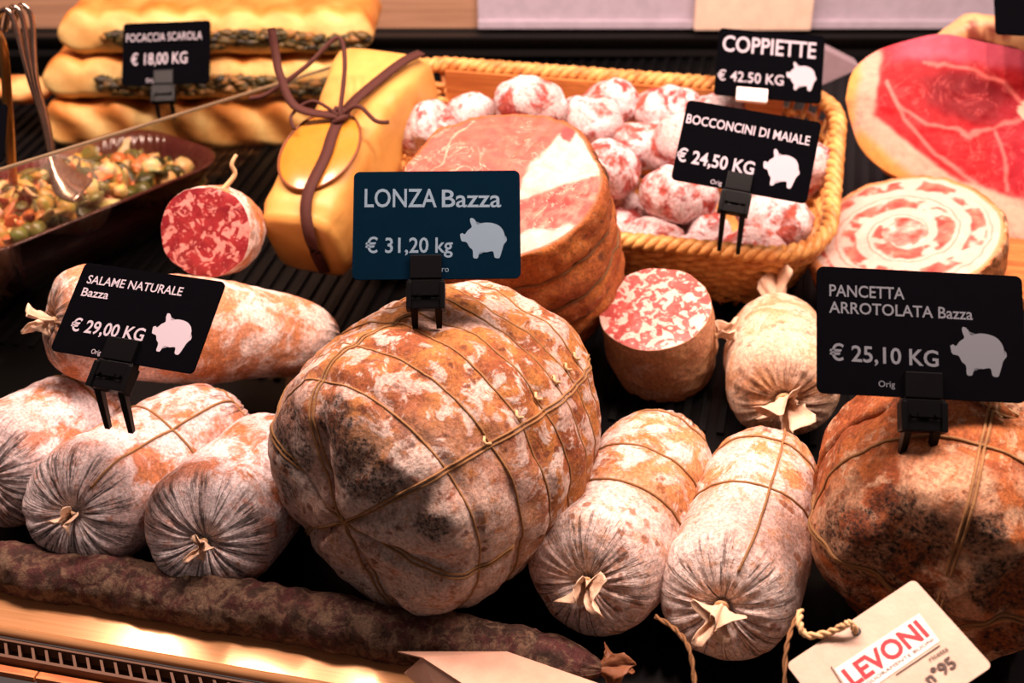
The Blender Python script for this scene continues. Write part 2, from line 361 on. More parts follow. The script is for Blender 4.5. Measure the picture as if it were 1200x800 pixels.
def salami(label, A, B, r, mat, strings=(), group='salami laid end on in the front row', cat='salami', endlen=.085, seed=0, ts=.016, smat='string', taper=.94, pleat=.0016, long=(), tdir=(.2, -.2, .3), mold=None, **kw):
    MW = frame(A, B); t = thing('salami', label, cat, MW, group); L = (A-B).length
    R = Roll(sprof(L, r, taper), lump=.0035, lumpsc=14, pleat=pleat, grooves=strings, gd=.0022, seed=seed, plen=.07, **kw)
    R.mesh('casing', t, mat, 110, 130, endlen, mold=mold)
    for i, z in enumerate(strings):
        MB().tube(R.ring(z, .012*math.sin(seed+i*2), seed+i), .0011, 6, True).build('string', M[smat], t, True)
    for a in long: MB().tube(R.along(math.radians(a), .12, .86), .0011, 6).build('string', M[smat], t, True)
    if ts:
        q0 = R.curled(Vector((0, 0, -.010))); q1_ = R.curled(Vector((0, 0, -.004))); dd = (q1_-q0).normalized()
        tuft(t, q1_, dd+Vector(tdir)*.6, ts, seed+1)
    return t, R
# front row
A, B = SG(-30, 572, .058), SG(140, 464, .056)
salami('mould-covered salami cut off by the left edge of the picture', A, B, .057, M['white_salami'], (-.12,), seed=11, curl=.6, mold=lambda t, a, p: 1.2*sm(t, .30, .16))
A, B = SG(66, 618, .060), SG(280, 484, .055)
salami('grey-ended salami with a price tag stuck in it, second from the left', A, B, .0595, M['white_salami'], (-.115, -.19), seed=2, long=(60,), curl=.68, mold=lambda t, a, p: 1.2*sm(t, .30, .16))
A, B = SG(216, 653, .059), SG(352, 512, .056)
salami('grey-ended salami leaning against the big netted lonza', A, B, .0585, M['white_salami'], (-.2,), seed=5, curl=.66, mold=lambda t, a, p: 1.2*sm(t, .30, .16))
A, B = SG(686, 704, .058), SG(788, 504, .057)
salami('pale tan salami just right of the big netted lonza', A, B, .0570, M['tan_salami'], (-.085, -.135, -.20), seed=7, ts=.024, tdir=(.5, -.3, .2), curl=.42, cdir=95, mold=lambda t, a, p: sm(p.z, -.10, -.06))
A, B = SG(843, 732, .059), SG(906, 526, .058)
salami('pale tan salami touching the large dark rolled pancetta', A, B, .0570, M['tan_salami'], (-.11, -.17), seed=9, ts=.027, tdir=(-.1, -.5, .2), curl=.42, cdir=90, long=(75,), mold=lambda t, a, p: sm(p.z, -.12, -.07))
# the big lonza in its net of string
A, B = G(404, 612, .094), G(624, 428, .120)
MW = frame(A, B); L = (A-B).length
ROOT = thing('lonza', 'big netted whole lonza in the middle with grey mould on its end', 'cured meat', MW)
STAR = [math.radians(x) for x in (104, 36, -6, -66, -140, 152)]
def lobes(t, a, p):
    w = sm(t, .42, .10)*sm(t, 0, .05); d = min(abs((a-s+math.pi) % math.tau-math.pi) for s in STAR)
    return w*(-.008*math.exp(-(d/.13)**2)+.003)+.006*fb(p+Vector((3, 1, 0)), 9, 2)*sm(t, 0, .1)
LP = [(0, 0), (.001, .012), (.002, .03), (-.003, .068), (-.015, .097), (-.042, .116), (-.085, .123), (-.14, .120), (-L+.075, .113), (-L+.03, .098), (-L-.005, .066), (-L-.022, .035), (-L-.024, .012), (-L-.022, 0)]
RZ = [-L*f for f in (.13, .28, .42, .54, .65, .75, .85, .95)]
LZ = Roll(LP, lump=.006, lumpsc=11, sx=1.02, sy=1.0, grooves=RZ, gd=.0028, gw=.006, seed=3, extra=lobes)
def dkl(t, a, p):
    v = 0
    for (x, y, r, k) in ((-.005, .088, .022, .9), (.022, .062, .026, 1.0), (.045, .056, .02, .9), (-.058, .052, .034, .95), (.085, .032, .016, .7), (.02, -.012, .008, .5), (.055, -.05, .010, .5), (-.07, .0, .018, .6), (-.045, -.075, .014, .6)):
        v = max(v, k*(1-sm(math.hypot(p.x-x, p.y-y), r*.4, r*1.5)))
    return v*(1 if p.z > -.09 else 0)
LZ.mesh('casing', ROOT, M['lonza'], 190, 230, .16, mold=lambda t, a, p: 1.0*sm(p.z, -.12, -.03)*sm(p.y, .12, .03), dk=dkl, ends=(.8, 0))
for i, z in enumerate(RZ):
    MB().tube(LZ.ring(z, .010*math.sin(i*2.1), i*1.3, .0002, 130), .0010, 6, True).build('net_ring', M['string'], ROOT, True)
for i, a in enumerate(STAR):
    for s in (-1, 1):
        end = .80 if i == 1 else (.5 if i == 0 else .36)
        P = []
        for k in range(121):
            f = k/120; t = f*end; z, r, _, _ = LZ.at(t)
            P.append(LZ.pt(t, a+s*.0016/max(r, .008)+.10*math.sin(f*4+i), .0006))
        MB().tube(P, .0010, 6).build('net_string', M['string'], ROOT, True)
for z in RZ[1:7]:                                               # hitches where the long string crosses each ring
    p = LZ.pt(LZ.tz(z), STAR[1]+.06, .001); mb = MB()
    mb.tube([p+Vector((.004*math.cos(k*.63), .003*math.sin(k*.63), .003*math.sin(k*1.26))) for k in range(10)], .0012, 6, True).build('knot', M['pale_string'], ROOT, True)
# large dark rolled pancetta on the right
A, B = G(1098, 702, .080), G(1126, 545, .104)
MW = frame(A, B); L = (A-B).length
ROOT = thing('rolled_pancetta', 'large dark rolled pancetta tied with cord, under a price tag', 'cured meat', MW)
def rolllump(t, a, p):
    w = sm(t, .40, .12); return w*.012*fb(p, 15, 3)-.006*w*math.exp(-((math.hypot(p.x, p.y)-.05)/.012)**2)
RP = [(.004, 0), (.004, .02), (.001, .05), (-.012, .076), (-.035, .096), (-.075, .107), (-.13, .110), (-L+.05, .106), (-L+.01, .09), (-L-.02, .055), (-L-.026, .02), (-L-.026, 0)]
PZ = [-.055, -.10, -.135, -.17, -.20]
PR = Roll(RP, lump=.006, lumpsc=13, grooves=PZ, gd=.0016, gw=.006, seed=21, extra=rolllump)
def dkp(t, a, p):
    v = .27*sm(p.z, -.06, -.02)
    for (x, y, r, k) in ((-.03, .055, .034, .9), (-.055, .02, .04, .95), (.045, .03, .03, .95), (.06, -.03, .03, .8), (-.01, .0, .03, .6), (-.06, -.04, .03, .7), (.02, -.06, .03, .8), (.02, .07, .02, .7)):
        v = max(v, k*(1-sm(math.hypot(p.x-x, p.y-y), r*.4, r*1.5)))
    return v*sm(p.z, -.075, -.04)
PR.mesh('casing', ROOT, M['roll'], 170, 220, .16, dk=dkp, mold=lambda t, a, p: .95*sm(p.z, -.07, -.02)*sm(fb(p, 20, 4), -.12, .16), ends=(.5, 0))
for i, z in enumerate(PZ):
    MB().tube(PR.ring(z, .02*math.sin(i*2.4+1), i, .0005, 130), .0013, 6, True).build('net_ring', M['string'], ROOT, True)
for a0, t1, sw in ((82, .8, .05), (-96, .42, 0), (176, .40, -.1), (-8, .42, .1)):
    for s in (-1, 1):
        P = []
        for k in range(101):
            f = k/100; t = f*t1; z, r, _, _ = PR.at(t); P.append(PR.pt(t, math.radians(a0)+s*.0017/max(r, .008)+sw*math.sin(f*4), .0007)+Vector((0, -.022*sm(r, .05, .0), 0)))
        MB().tube(P, .0013, 6).build('net_string', M['string'], ROOT, True)
for z in PZ[1:]:
    p = PR.pt(PR.tz(z), math.radians(82), .002); mb = MB()
    mb.tube([p+Vector((.005*math.cos(k*.63), .003*math.sin(k*.63), .004*math.sin(k*1.26))) for k in range(10)], .0016, 6, True)
    mb.tube([p, p+Vector((.009, .004, -.004)), p+Vector((.016, .002, -.002))], .0012, 6)
    mb.build('knot', M['pale_string'], ROOT, True)
# long dry sausage in the gutter along the rail
GZ = -.006
P0, P1 = G(-40, 657, GZ), G(700, 783, GZ)
MW = frame(P1, P0); L = (P0-P1).length
ROOT = thing('long_sausage', 'long thin dark dry sausage lying along the metal rail', 'sausage', MW)
R = Roll([(.004, 0), (.002, .006), (-.006, .010), (-.02, .016), (-.05, .021), (-.10, .0235), (-.25, .0245), (-L*.6, .024), (-L+.05, .023), (-L+.01, .012), (-L, 0)], lump=.004, lumpsc=26, pleat=.0012, npl=9, seed=31, plen=.04)
R.mesh('casing', ROOT, M['dry'], 260, 60, .03)
tuft(ROOT, (0, 0, -.001), (.2, .1, 1), .022, 4, plain('dark_tuft', (128, 78, 48), .6, bumpsc=200))
# second row
A, B = Y(60, 376, 1.02), Y(390, 396, 1.155)
t, R = salami('whole salami lying crosswise behind its price tag', A, B, .053, M['naturale'], (), None, seed=14, ts=.021, taper=.80, endlen=.055, tdir=(0, -.2, 1))
tuft(t, (0, -.035, -(A-B).length+.045), (0, -.6, -.7), .026, 33, M['pale_string'])
def cut_roll(name, label, cat, face, back, r, cmat, fmat, prof=None, seed=0, up=(0, 0, 1), grooves=(), fr=None, gd=.004, gw=.008, sx=1, sy=1, nf=40, lump=.004, facefn=None, facemat=None, edge=.0015, na=140, mold=None, dk=None, skin=0.0):
    MW = frame(face, back, up); t = thing(name, label, cat, MW); L = (face-back).length
    R = Roll(prof or [(0, r), (-.004, r*1.01), (-L*.4, r*1.02), (-L+.05, r), (-L+.02, r*.86), (-L+.003, r*.5), (-L, r*.15), (-L, 0)], lump=lump, lumpsc=16, seed=seed, grooves=grooves, gd=gd, gw=gw, sx=sx, sy=sy)
    R.mesh('casing', t, cmat, 90, na, .05, mold=mold, dk=dk, ends=(0, .6), cap=False)
    V = []; cols = []
    for i in range(nf+1):
        for k in range(na):
            e = R.pt(0, math.tau*k/na); f = i/nf; p = Vector((e.x*f*(1-skin), e.y*f*(1-skin), e.z*f+edge*(1-f**6)+.0012*fb((e.x*f, e.y*f, seed), 40, 3)*(1-f**8)))
            V.append(p)
            if facefn: cols.append(lin(facefn(p.x/r, p.y/r, f, math.tau*k/na)))
    F = [(i*na+k, i*na+(k+1) % na, (i+1)*na+(k+1) % na, (i+1)*na+k)[::-1] for i in range(nf) for k in range(na)]
    F = [f[::-1] for f in F]
    mesh('cut_face', V, F, t, fmat, True, {'col': ('FLOAT_COLOR', cols)} if facefn else None)
    return t, R
# cut naturale lying on the whole one
M['naturale_cut'] = marbled('naturale_cut', (124, 24, 32), (148, 40, 42), (214, 150, 140), 92, .53, .60)
M['finocchiona_cut'] = marbled('finocchiona_cut', (170, 66, 62), (190, 88, 80), (240, 214, 200), 95, .49, .54)
f_ = Y(241, 271, 1.165); b_ = f_+Vector((.008, .090, -.042))
t, R = cut_roll('cut_salami', 'cut half salami with a dark red face, resting on the whole salami', 'salami', f_, b_, .0455, M['naturale'], M['naturale_cut'], seed=41)
MB().tube(cr([(.01, .042, -.02), (.022, .058, -.022), (.020, .068, -.018), (.024, .078, -.02)], 6), lambda f: .0028-.001*f, 7).build('string_stub', M['pale_string'], t, True)
# cut finocchiona standing on its end
f_ = Y(768, 361, 1.12); b_ = Vector((f_.x+.022, f_.y+.035, .004))
t, R = cut_roll('cut_salami', 'cut salami standing on end with a pale pink marbled face', 'salami', f_, b_, .0545, casing('finocchiona_casing', (226, 194, 168), (214, 162, 116), (208, 150, 112), (112, 80, 60), .5, .66, 34), M['finocchiona_cut'], seed=43, lump=.003)
tuft(t, (.058, .012, -.03), (.9, .35, .5), .018, 12)
# short tied salami beside it
A, B = G(919, 470, .068), Y(908, 372, 1.20)
t, R = salami('short stubby salami with a tied yellowish knob, left of the rolled pancetta tag', A, B, .0545, casing('stubby_casing', (226, 196, 170), (206, 160, 118), (198, 142, 104), (98, 70, 52), .40, .56, 30, .50, .64, spots=(120, 84, 60)), (), None, seed=17, ts=.036, taper=.9, endlen=.06, tdir=(-.1, -.1, 1))
tuft(t, (0, .012, -(A-B).length+.012), (0, .55, -.8), .032, 51, flare=1.2)
# ---------------------------------------------------------------- cut pieces in the second and third row
def nz(x, y, s, k=0): return noise.fractal(Vector((x*s+k, y*s-k, k*.37)), 1.0, 2.0, 4)
def lerp3(a, b, f): return tuple(a[i]+(b[i]-a[i])*f for i in range(3))
def coppa_col(x, y, f, a):
    x += .035*nz(x, y, 6, 1); y += .035*nz(x, y, 6, 4)
    red, fat, lred = (180, 72, 58), (208, 180, 166), (164, 56, 46)
    c = lerp3(red, (192, 94, 74), .5+.8*nz(x*1, y*2.2, 6, 2))
    edge = .22+.22*sm(y, .1, .95)-.04*sm(-y, -.1, .5)
    fw = sm(x-edge, -.02, .03); c = lerp3(c, fat, fw)
    if x > .2:
        top = -.20+.62*(x-.2); bot = -.62+.42*(x-.2)
        b = sm(y, bot-.02, bot+.03)*sm(-y, -top-.02, -top+.03)*sm(x, .22, .26)
        c = lerp3(c, lerp3(lred, (200, 110, 92), .5+.9*nz(x*2, y*2, 8, 7)), b)
    c = lerp3(c, (176, 52, 50), sm(.085-math.hypot(x-.47, (y-.74)*.6), 0, .03))
    c = lerp3(c, (236, 190, 164), .8*sm(.012-abs(x+.72-.25*y-.04*math.sin(y*9)), 0, .008)*sm(y, -.6, .5))
    if f > .965: c = lerp3(c, (150, 84, 44), sm(f, .965, .99))
    return c
M["coppa_face"] = painted("coppa_face", .6, 80, .4, veins=(236, 186, 160))
f_ = Y(585, 214, 1.13); nrm = Vector((-.16, -.42, .89)).normalized(); b_ = f_-nrm*.235
t, R = cut_roll('cut_lonza', 'cut half lonza showing red meat and white fat, in front of the basket', 'cured meat', f_, b_, .100,
    casing('netted_rind', (206, 170, 130), (178, 104, 46), (160, 84, 40), (60, 40, 30), .60, .72, 26, .8, .9, 1.0, spots=(84, 46, 30)), M['coppa_face'], seed=61,
    prof=[(0, .096), (-.004, .100), (-.03, .104), (-.10, .106), (-.15, .099), (-.19, .080), (-.225, .045), (-.232, 0)], grooves=(-.045, -.085, -.125, -.165), gd=.006, gw=.007, facefn=coppa_col, nf=110, na=220, lump=.006, sx=1.02, sy=.95,
    dk=lambda t, a, p: .75*sm(.05-math.hypot(p.x-.09, (p.y-.05), (p.z+.02)*.8), 0, .04))
for i, z in enumerate((-.045, -.085, -.125, -.165)):
    MB().tube(R.ring(z, .02*math.sin(i*2), i, .0004), .0015, 6, True).build('net_ring', M['dark_string'], t, True)
def spiral_col(x, y, f, a):
    r = math.hypot(x, y)+.03*nz(x, y, 4, 3); th = math.atan2(y, x); ph = (r*3.1-th/math.tau) % 1.0
    fat, meat = (204, 178, 164), (156, 66, 56)
    w = sm(ph, .05, .14)*sm(1-ph, .38, .50)
    w *= sm(nz(x*2, y*2, 2.2, 8), -.35, .0)*sm(.93-r, 0, .06)
    c = lerp3(fat, lerp3(meat, (190, 108, 90), .5+nz(x, y, 9, 2)), w)
    l = sm(.045-abs(ph-.72), 0, .03)*.55*sm(.9-r, 0, .05); c = lerp3(c, (190, 112, 96), l)
    if r < .22: c = lerp3(c, lerp3(meat, fat, .5+1.2*nz(x, y, 7, 5)), .7)
    return lerp3(c, (206, 140, 92), sm(f, .955, .985))
M['pancetta_face'] = painted('pancetta_face', .55, 90, .2)
# wooden board below the cut pancetta
M['board'] = NT('board_wood'); _t = M['board']; _o = _t.scale(_t.obj(), (3, 40, 40)); _n = _t.noise(_o, 2.2, 6, .6, 1.2)
M['board'] = _t.done(_t.mix(_t.step(_n, .35, .65), lin((206, 134, 72)), lin((166, 96, 48))), .5)
def on_deck(p, q, h=0): return Matrix.Translation(K(p, q, deckz(q)+h)) @ Matrix.Rotation(-math.radians(13), 4, 'Z') @ Matrix.Rotation(math.atan(.13), 4, 'X')
def pq(P): return P.x*cs-P.y*sn, qof(P)
c_ = G(1075, 290, .08); p_, q_ = pq(c_)
bo = thing('wooden_board', 'orange wooden board under the cut rolled pancetta at the right edge', 'board', on_deck(p_+.10, q_+.02, .001))
MB().box((0, 0, .009), (.40, .17, .018), None, .004).build('board', M['board'], bo)
f_ = Y(1060, 274, 1.255); b_ = Vector((f_.x+.015, f_.y+.012, deckz(qof(f_))+.030))
t, R = cut_roll('cut_pancetta', 'cut rolled pancetta with a white and pink spiral face on top', 'cured meat', f_, b_, .103,
    casing('pancetta_rind', (222, 180, 140), (188, 112, 60), (196, 130, 80), (80, 50, 34), .52, .64, 28, .8, .9, .9, spots=(110, 60, 36)), M['pancetta_face'], seed=66, up=(-.10, 1, .1),
    prof=[(0, .098), (-.003, .102), (-.03, .103), (-.05, .100), (-.062, .094), (-.068, .08), (-.07, .04), (-.07, 0)], facefn=spiral_col, nf=110, na=220, lump=.004, sx=1.02, sy=1.0, dk=lambda t, a, p: .4+.3*nz(p.x, p.y, 30))
# ham: a traced outline given its own place, size and depth
M['ham_face'] = painted('ham_face', .5, 60, .3, .12, veins=(214, 96, 92)); M['ham_skin'] = painted('ham_skin', .5, 40, .3)
def ham():
    O = [(986, 130), (990, 98), (1012, 74), (1048, 58), (1090, 47), (1135, 52), (1180, 58), (1235, 72), (1285, 110), (1300, 165), (1288, 225), (1245, 268), (1200, 276), (1160, 262), (1120, 236), (1080, 218), (1040, 204), (1008, 178)]
    uc, vc, sc = 1130, 155, 1.47/FPX
    P = [p for p in cr([((u-uc)*sc, (vc-v)*sc*1.10, 0) for u, v in O+[O[0]]], 9)][:-1]
    face = Y(uc, vc, 1.44); z = Vector((-.22, -.80, .56)).normalized(); x = Vector((0, 0, 1)).cross(z).normalized(); y = z.cross(x)
    MW = Matrix((x, y, z)).transposed().to_4x4(); MW.translation = face
    t = thing('ham', 'large raw ham with a deep red cut face and yellow fat at right', 'cured meat', MW)
    def rad(p): return math.hypot(p[0], p[1])
    def px(p): return uc+p[0]/sc, vc-p[1]/sc/1.10
    def col(p, f):
        u, v = px(p); n = nz(u, v, .03, 2); n2 = nz(u, v, .09, 5); u += 6*n; v += 6*n
        red, dark, pinkfat, yel = (176, 24, 32), (124, 14, 24), (240, 168, 146), (226, 158, 84)
        c = lerp3(red, (196, 44, 46), sm(n2, -.3, .4))
        c = lerp3(c, dark, sm(1-math.hypot((u-1128)/75, (v-118-.18*(u-1128))/36), -.1, .5))
        c = lerp3(c, (160, 30, 44), .8*sm(1-math.hypot((u-1215)/60, (v-165)/70), -.1, .3))
        c = lerp3(c, (208, 96, 118), .8*sm(24-(v-(62+.10*abs(u-1100))), 0, 18)*sm(u, 1000, 1060))
        # pale seams between the muscles
        for pts in ([(1032, 108), (1050, 135), (1085, 152), (1130, 158), (1165, 150), (1200, 128)], [(1200, 128), (1168, 100), (1120, 84), (1072, 82)], [(1165, 155), (1180, 185), (1185, 215)], [(1032, 108), (1060, 150), (1100, 185), (1150, 212)]):
            d = 99
            for a, b in zip(pts, pts[1:]):
                ax, ay = a; bx, by = b; tt = max(0, min(1, ((u-ax)*(bx-ax)+(v-ay)*(by-ay))/((bx-ax)**2+(by-ay)**2)))
                d = min(d, math.hypot(u-ax-tt*(bx-ax), v-ay-tt*(by-ay)))
            c = lerp3(c, (236, 130, 118), .8*sm(3.4-d, 0, 2.4))
        if math.hypot(u-1196, v-127) < 9: c = (244, 196, 170)
        # fat rim below and at left
        low = 138+.62*max(0, u-1010) if u < 1120 else 206+.22*(u-1120)
        g = v-low; g = max(g, (1022-u)*.9-2) if v > 70 else (1018-u)*.6
        c = lerp3(c, pinkfat, sm(g, -4, 4))
        g2 = v-(low+26+.05*(u-1010)); g2 = max(g2, (1000-u)*1.2)
        return lerp3(c, yel, sm(g2, -6, 10)*sm(1110-u, 0, 40))
    n = len(P); nf = 90; V = []; cols = []
    for i in range(nf+1):
        for p in P:
            f = i/nf; q = Vector((p.x*f, p.y*f, .010*(1-f**4)+.0016*fb((p.x*f, p.y*f, 3), 30, 3)*(1-f**8))); V.append(q); cols.append(lin(col(q, f)))
    F = [(i*n+(k+1) % n, i*n+k, (i+1)*n+k, (i+1)*n+(k+1) % n)[::-1] for i in range(nf) for k in range(n)]
    # outline runs one way only: turn faces to look at +z
    o = mesh('cut_face', V, F, t, M['ham_face'], True, {'col': ('FLOAT_COLOR', cols)})
    if sum(pp.normal.z for pp in o.data.polygons) < 0: o.data.flip_normals()
    V = []; cols = []; NB = 34
    for i in range(NB+1):
        f = i/NB; k_ = (1+.03*math.sin(f*math.pi))*math.sqrt(max(0, 1-(f*.97)**2.6))
        for p in P:
            q = Vector((p.x*k_+.05*f, p.y*k_+.02*f, -.20*f)); q += Vector((p.x, p.y, 0)).normalized()*.004*fb(q, 25, 3); V.append(q)
            w = sm(nz(q.x, q.y, 20, 3)+q.y*6, -.3, .6); cols.append(lin(lerp3((218, 150, 78), (206, 130, 96), w)))
    F = [(i*n+k, i*n+(k+1) % n, (i+1)*n+(k+1) % n, (i+1)*n+k) for i in range(NB) for k in range(n)]+[tuple(NB*n+k for k in range(n))]
    o = mesh('rind', V, F, t, M['ham_skin'], True, {'col': ('FLOAT_COLOR', cols)})
    bm = bmesh.new(); bm.from_mesh(o.data); bmesh.ops.recalc_face_normals(bm, faces=bm.faces); bm.to_mesh(o.data); bm.free()
    # trimmed flap of rind behind the top
    Q = cr([(-.045, .100, -.02), (-.015, .128, -.03), (.03, .132, -.035), (.075, .120, -.04), (.12, .11, -.05)], 8)
    mb = MB(); mb.tube(Q, lambda f: .006+.017*math.sin(math.pi*min(1, f*.9+.08)), 14); o = mb.build('rind_flap', M['ham_skin'], t, True)
    at = o.data.attributes.new('col', 'FLOAT_COLOR', 'POINT')
    for i, v in enumerate(o.data.vertices):
        v.co += Vector((0, .006, .004))*fb(v.co, 40, 3)
        at.data[i].color = lin(lerp3((222, 170, 120), (140, 66, 50), sm(fb(v.co, 45, 3), -.1, .35)))
ham()
# ---------------------------------------------------------------- wicker basket with small sausages
M['wicker'] = NT('wicker'); _t = M['wicker']; _n = _t.noise(_t.obj(), 70, 5, .6)
M['wicker'] = _t.done(_t.mix(_t.step(_n, .35, .68), lin((226, 168, 96)), lin((184, 114, 54))), .5)
BW, BD, BH = .55, .285, .088
bc = G(735, 205, .06); bp, bq = -.224, 1.395
BM = on_deck(bp, bq, .003)
BK = thing('wicker_basket', 'woven wicker basket full of small mould-dusted sausages', 'basket', BM)
def bpath(f, grow=0.0, n=200):
    w, d, r = BW/2+grow, BD/2+grow, .07
    segs = [(-w+r, -d, w-r, -d), (w, -d+r, w, d-r), (w-r, d, -w+r, d), (-w, d-r, -w, -d+r)]
    cen = [(w-r, -d+r, -90), (w-r, d-r, 0), (-w+r, d-r, 90), (-w+r, -d+r, 180)]
    Ls = []; 
    for s in segs: Ls += [math.hypot(s[2]-s[0], s[3]-s[1]), r*math.pi/2]
    l = (f % 1)*sum(Ls)
    for i, L in enumerate(Ls):
        if l <= L or i == 7:
            if i % 2 == 0:
                s = segs[i//2]; k = l/L; dx, dy = (s[2]-s[0])/L, (s[3]-s[1])/L
                return Vector((s[0]+(s[2]-s[0])*k, s[1]+(s[3]-s[1])*k, 0)), Vector((dy, -dx, 0))
            c = cen[i//2]; a = math.radians(c[2]+90*l/L); return Vector((c[0]+r*math.cos(a), c[1]+r*math.sin(a), 0)), Vector((math.cos(a), math.sin(a), 0))
        l -= L
def bh(p): return BH+.052*sm(p.y, -BD/2, BD/2)               # the back stands higher
NS = 84; rows = 13; wv = MB()
for j in range(rows):
    z = .008+j*(BH-.014)/rows; g = -.030+.030*(j/rows); pts = []
    for k in range(NS*4):
        p, n = bpath(k/(NS*4), g); pts.append(p+n*.0035*math.cos(math.pi*k/4+(math.pi if j % 2 else 0))+Vector((0, 0, .008+(z-.008)*bh(p)/BH)))
    wv.tube(pts, .0042, 6, True)
wv.build('weave', M['wicker'], BK, True)
st = MB()
for k in range(NS):
    a, _ = bpath((k+.0)/NS, -.030); b, _ = bpath((k+.0)/NS, 0); st.tube([a, b+Vector((0, 0, bh(b)))], .003, 6)
st.build('stakes', M['wicker'], BK, True)
rm = MB()
for s in range(3):
    pts = []
    for k in range(360):
        p, n = bpath(k/360, 0); ph = k/360*math.tau*44+s*math.tau/3
        pts.append(p+n*.0055*math.cos(ph)+Vector((0, 0, bh(p)+.002+.0055*math.sin(ph))))
    rm.tube(pts, .0052, 6, True)
rm.build('braided_rim', M['wicker'], BK, True)
MB().prism([tuple(bpath(k/120, -.034)[0][:2]) for k in range(120)], .002, .008).build('woven_bottom', M['wicker'], BK)
bk = MB(); bk.box((0, BD/2-.012, BH*.5+.034), (BW-.13, .004, BH+.036)); bk.build('back_lining', M['board'], BK)
def mini_body(seed):
    R = Roll([(.001, 0), (.0, .005), (-.004, .014), (-.013, .024), (-.028, .030), (-.046, .031), (-.064, .028), (-.078, .018), (-.086, .008), (-.089, .004), (-.090, 0)], lump=.005, lumpsc=26, pleat=.0012, npl=9, seed=seed, plen=.03)
    o = R.mesh('small_sausage', None, M['mini'], 34, 40, .03)
    for v in o.data.vertices: v.co.z += .045
    return o
MINI = [mini_body(70+i) for i in range(4)]
MINIS = [  # pixel of the middle, distance, axis in the picture (deg), swing towards the viewer, size, label
 (497, 146, 1.44, 35, .2, .98, 'pale small sausage at the basket end nearest the yellow parcel'),
 (550, 126, 1.50, 25, .4, .80, 'half-hidden small sausage just left of the biggest one at the back of the basket'),
 (624, 116, 1.46, 160, .2, 1.04, 'white small sausage peeping over the top of the cut lonza'),
 (692, 134, 1.50, 170, .3, 1.0, 'small sausage between the cut lonza and the back of the basket'),
 (714, 112, 1.57, 10, .3, .86, 'round-topped small sausage by the back wall of the basket'),
 (780, 122, 1.55, 15, .2, 1.0, 'small sausage at the back of the basket, left of the top of the price tag'),
 (718, 196, 1.42, 122, .4, 1.06, 'steeply tilted small sausage beside the brown rind of the cut lonza'),
 (752, 168, 1.49, 170, .3, .92, 'small sausage showing only its pale top in the middle of the heap'),
 (790, 168, 1.46, 60, .3, 1.0, 'small sausage touching the left edge of the basket price tag'),
 (797, 226, 1.38, 170, .1, 1.05, 'plump small sausage lying level below the left corner of the price tag'),
 (766, 285, 1.34, 172, .2, 1.0, 'pale small sausage resting just behind the front rim of the basket'),
 (735, 268, 1.40, 120, .3, .85, 'dark red small sausage in the shade behind the pale one at the front rim'),
 (828, 276, 1.36, 75, .4, .8, 'dark red small sausage left of the legs of the price tag'),
 (880, 291, 1.31, 5, .2, .9, 'pale small sausage between and behind the legs of the price tag'),
 (902, 246, 1.37, 15, .2, .9, 'small sausage under the lower edge of the price tag'),
 (948, 197, 1.42, 70, .3, .9, 'small sausage right of the price tag by the basket side'),
 (926, 266, 1.35, 110, .3, .95, 'red small sausage in the front corner of the basket by the cut pancetta'),
 (836, 130, 1.53, 30, .3, .9, 'small sausage between the two price tags at the back of the basket'),
]
for i, (u, v, y, ang, sw, sc, lab) in enumerate(MINIS):
    o = MINI[i % 4] if i < 4 else MINI[i % 4].copy()
    if i >= 4: C.objects.link(o)
    a = math.radians(ang); d = Vector((math.cos(a), -sw-.25*math.sin(a), math.sin(a)*.8)).normalized()
    x = d.orthogonal().normalized(); R3 = Matrix((x, d.cross(x), d)).transposed().to_4x4()
    o.matrix_world = Matrix.Translation(Y(u, v+(8 if v < 150 else 3), 1.295+(y-1.31)*.72)) @ R3 @ Matrix.Rotation(i*1.7, 4, 'Z') @ Matrix.Scale(sc*.98, 4)
    tag(o, lab, 'sausage', 'small sausages in the wicker basket')
# filling the bottom of the heap, glimpsed as dark red between the upper ones
FILL = [(.03, -.075), (.12, -.085), (.04, .0), (.12, .0)]
for i, (x, y) in enumerate(FILL):
    o = MINI[(i*3+1) % 4].copy(); C.objects.link(o)
    o.matrix_world = BM @ Matrix.Translation((x, y, .036)) @ Matrix.Rotation(i*1.9, 4, 'Z') @ Matrix.Rotation(math.pi/2+.25*math.sin(i*3), 4, 'X') @ Matrix.Scale(.85, 4)
    tag(o, 'dark red small sausage at the bottom of the wicker basket, glimpsed between the upper ones', 'sausage', 'small sausages in the wicker basket')
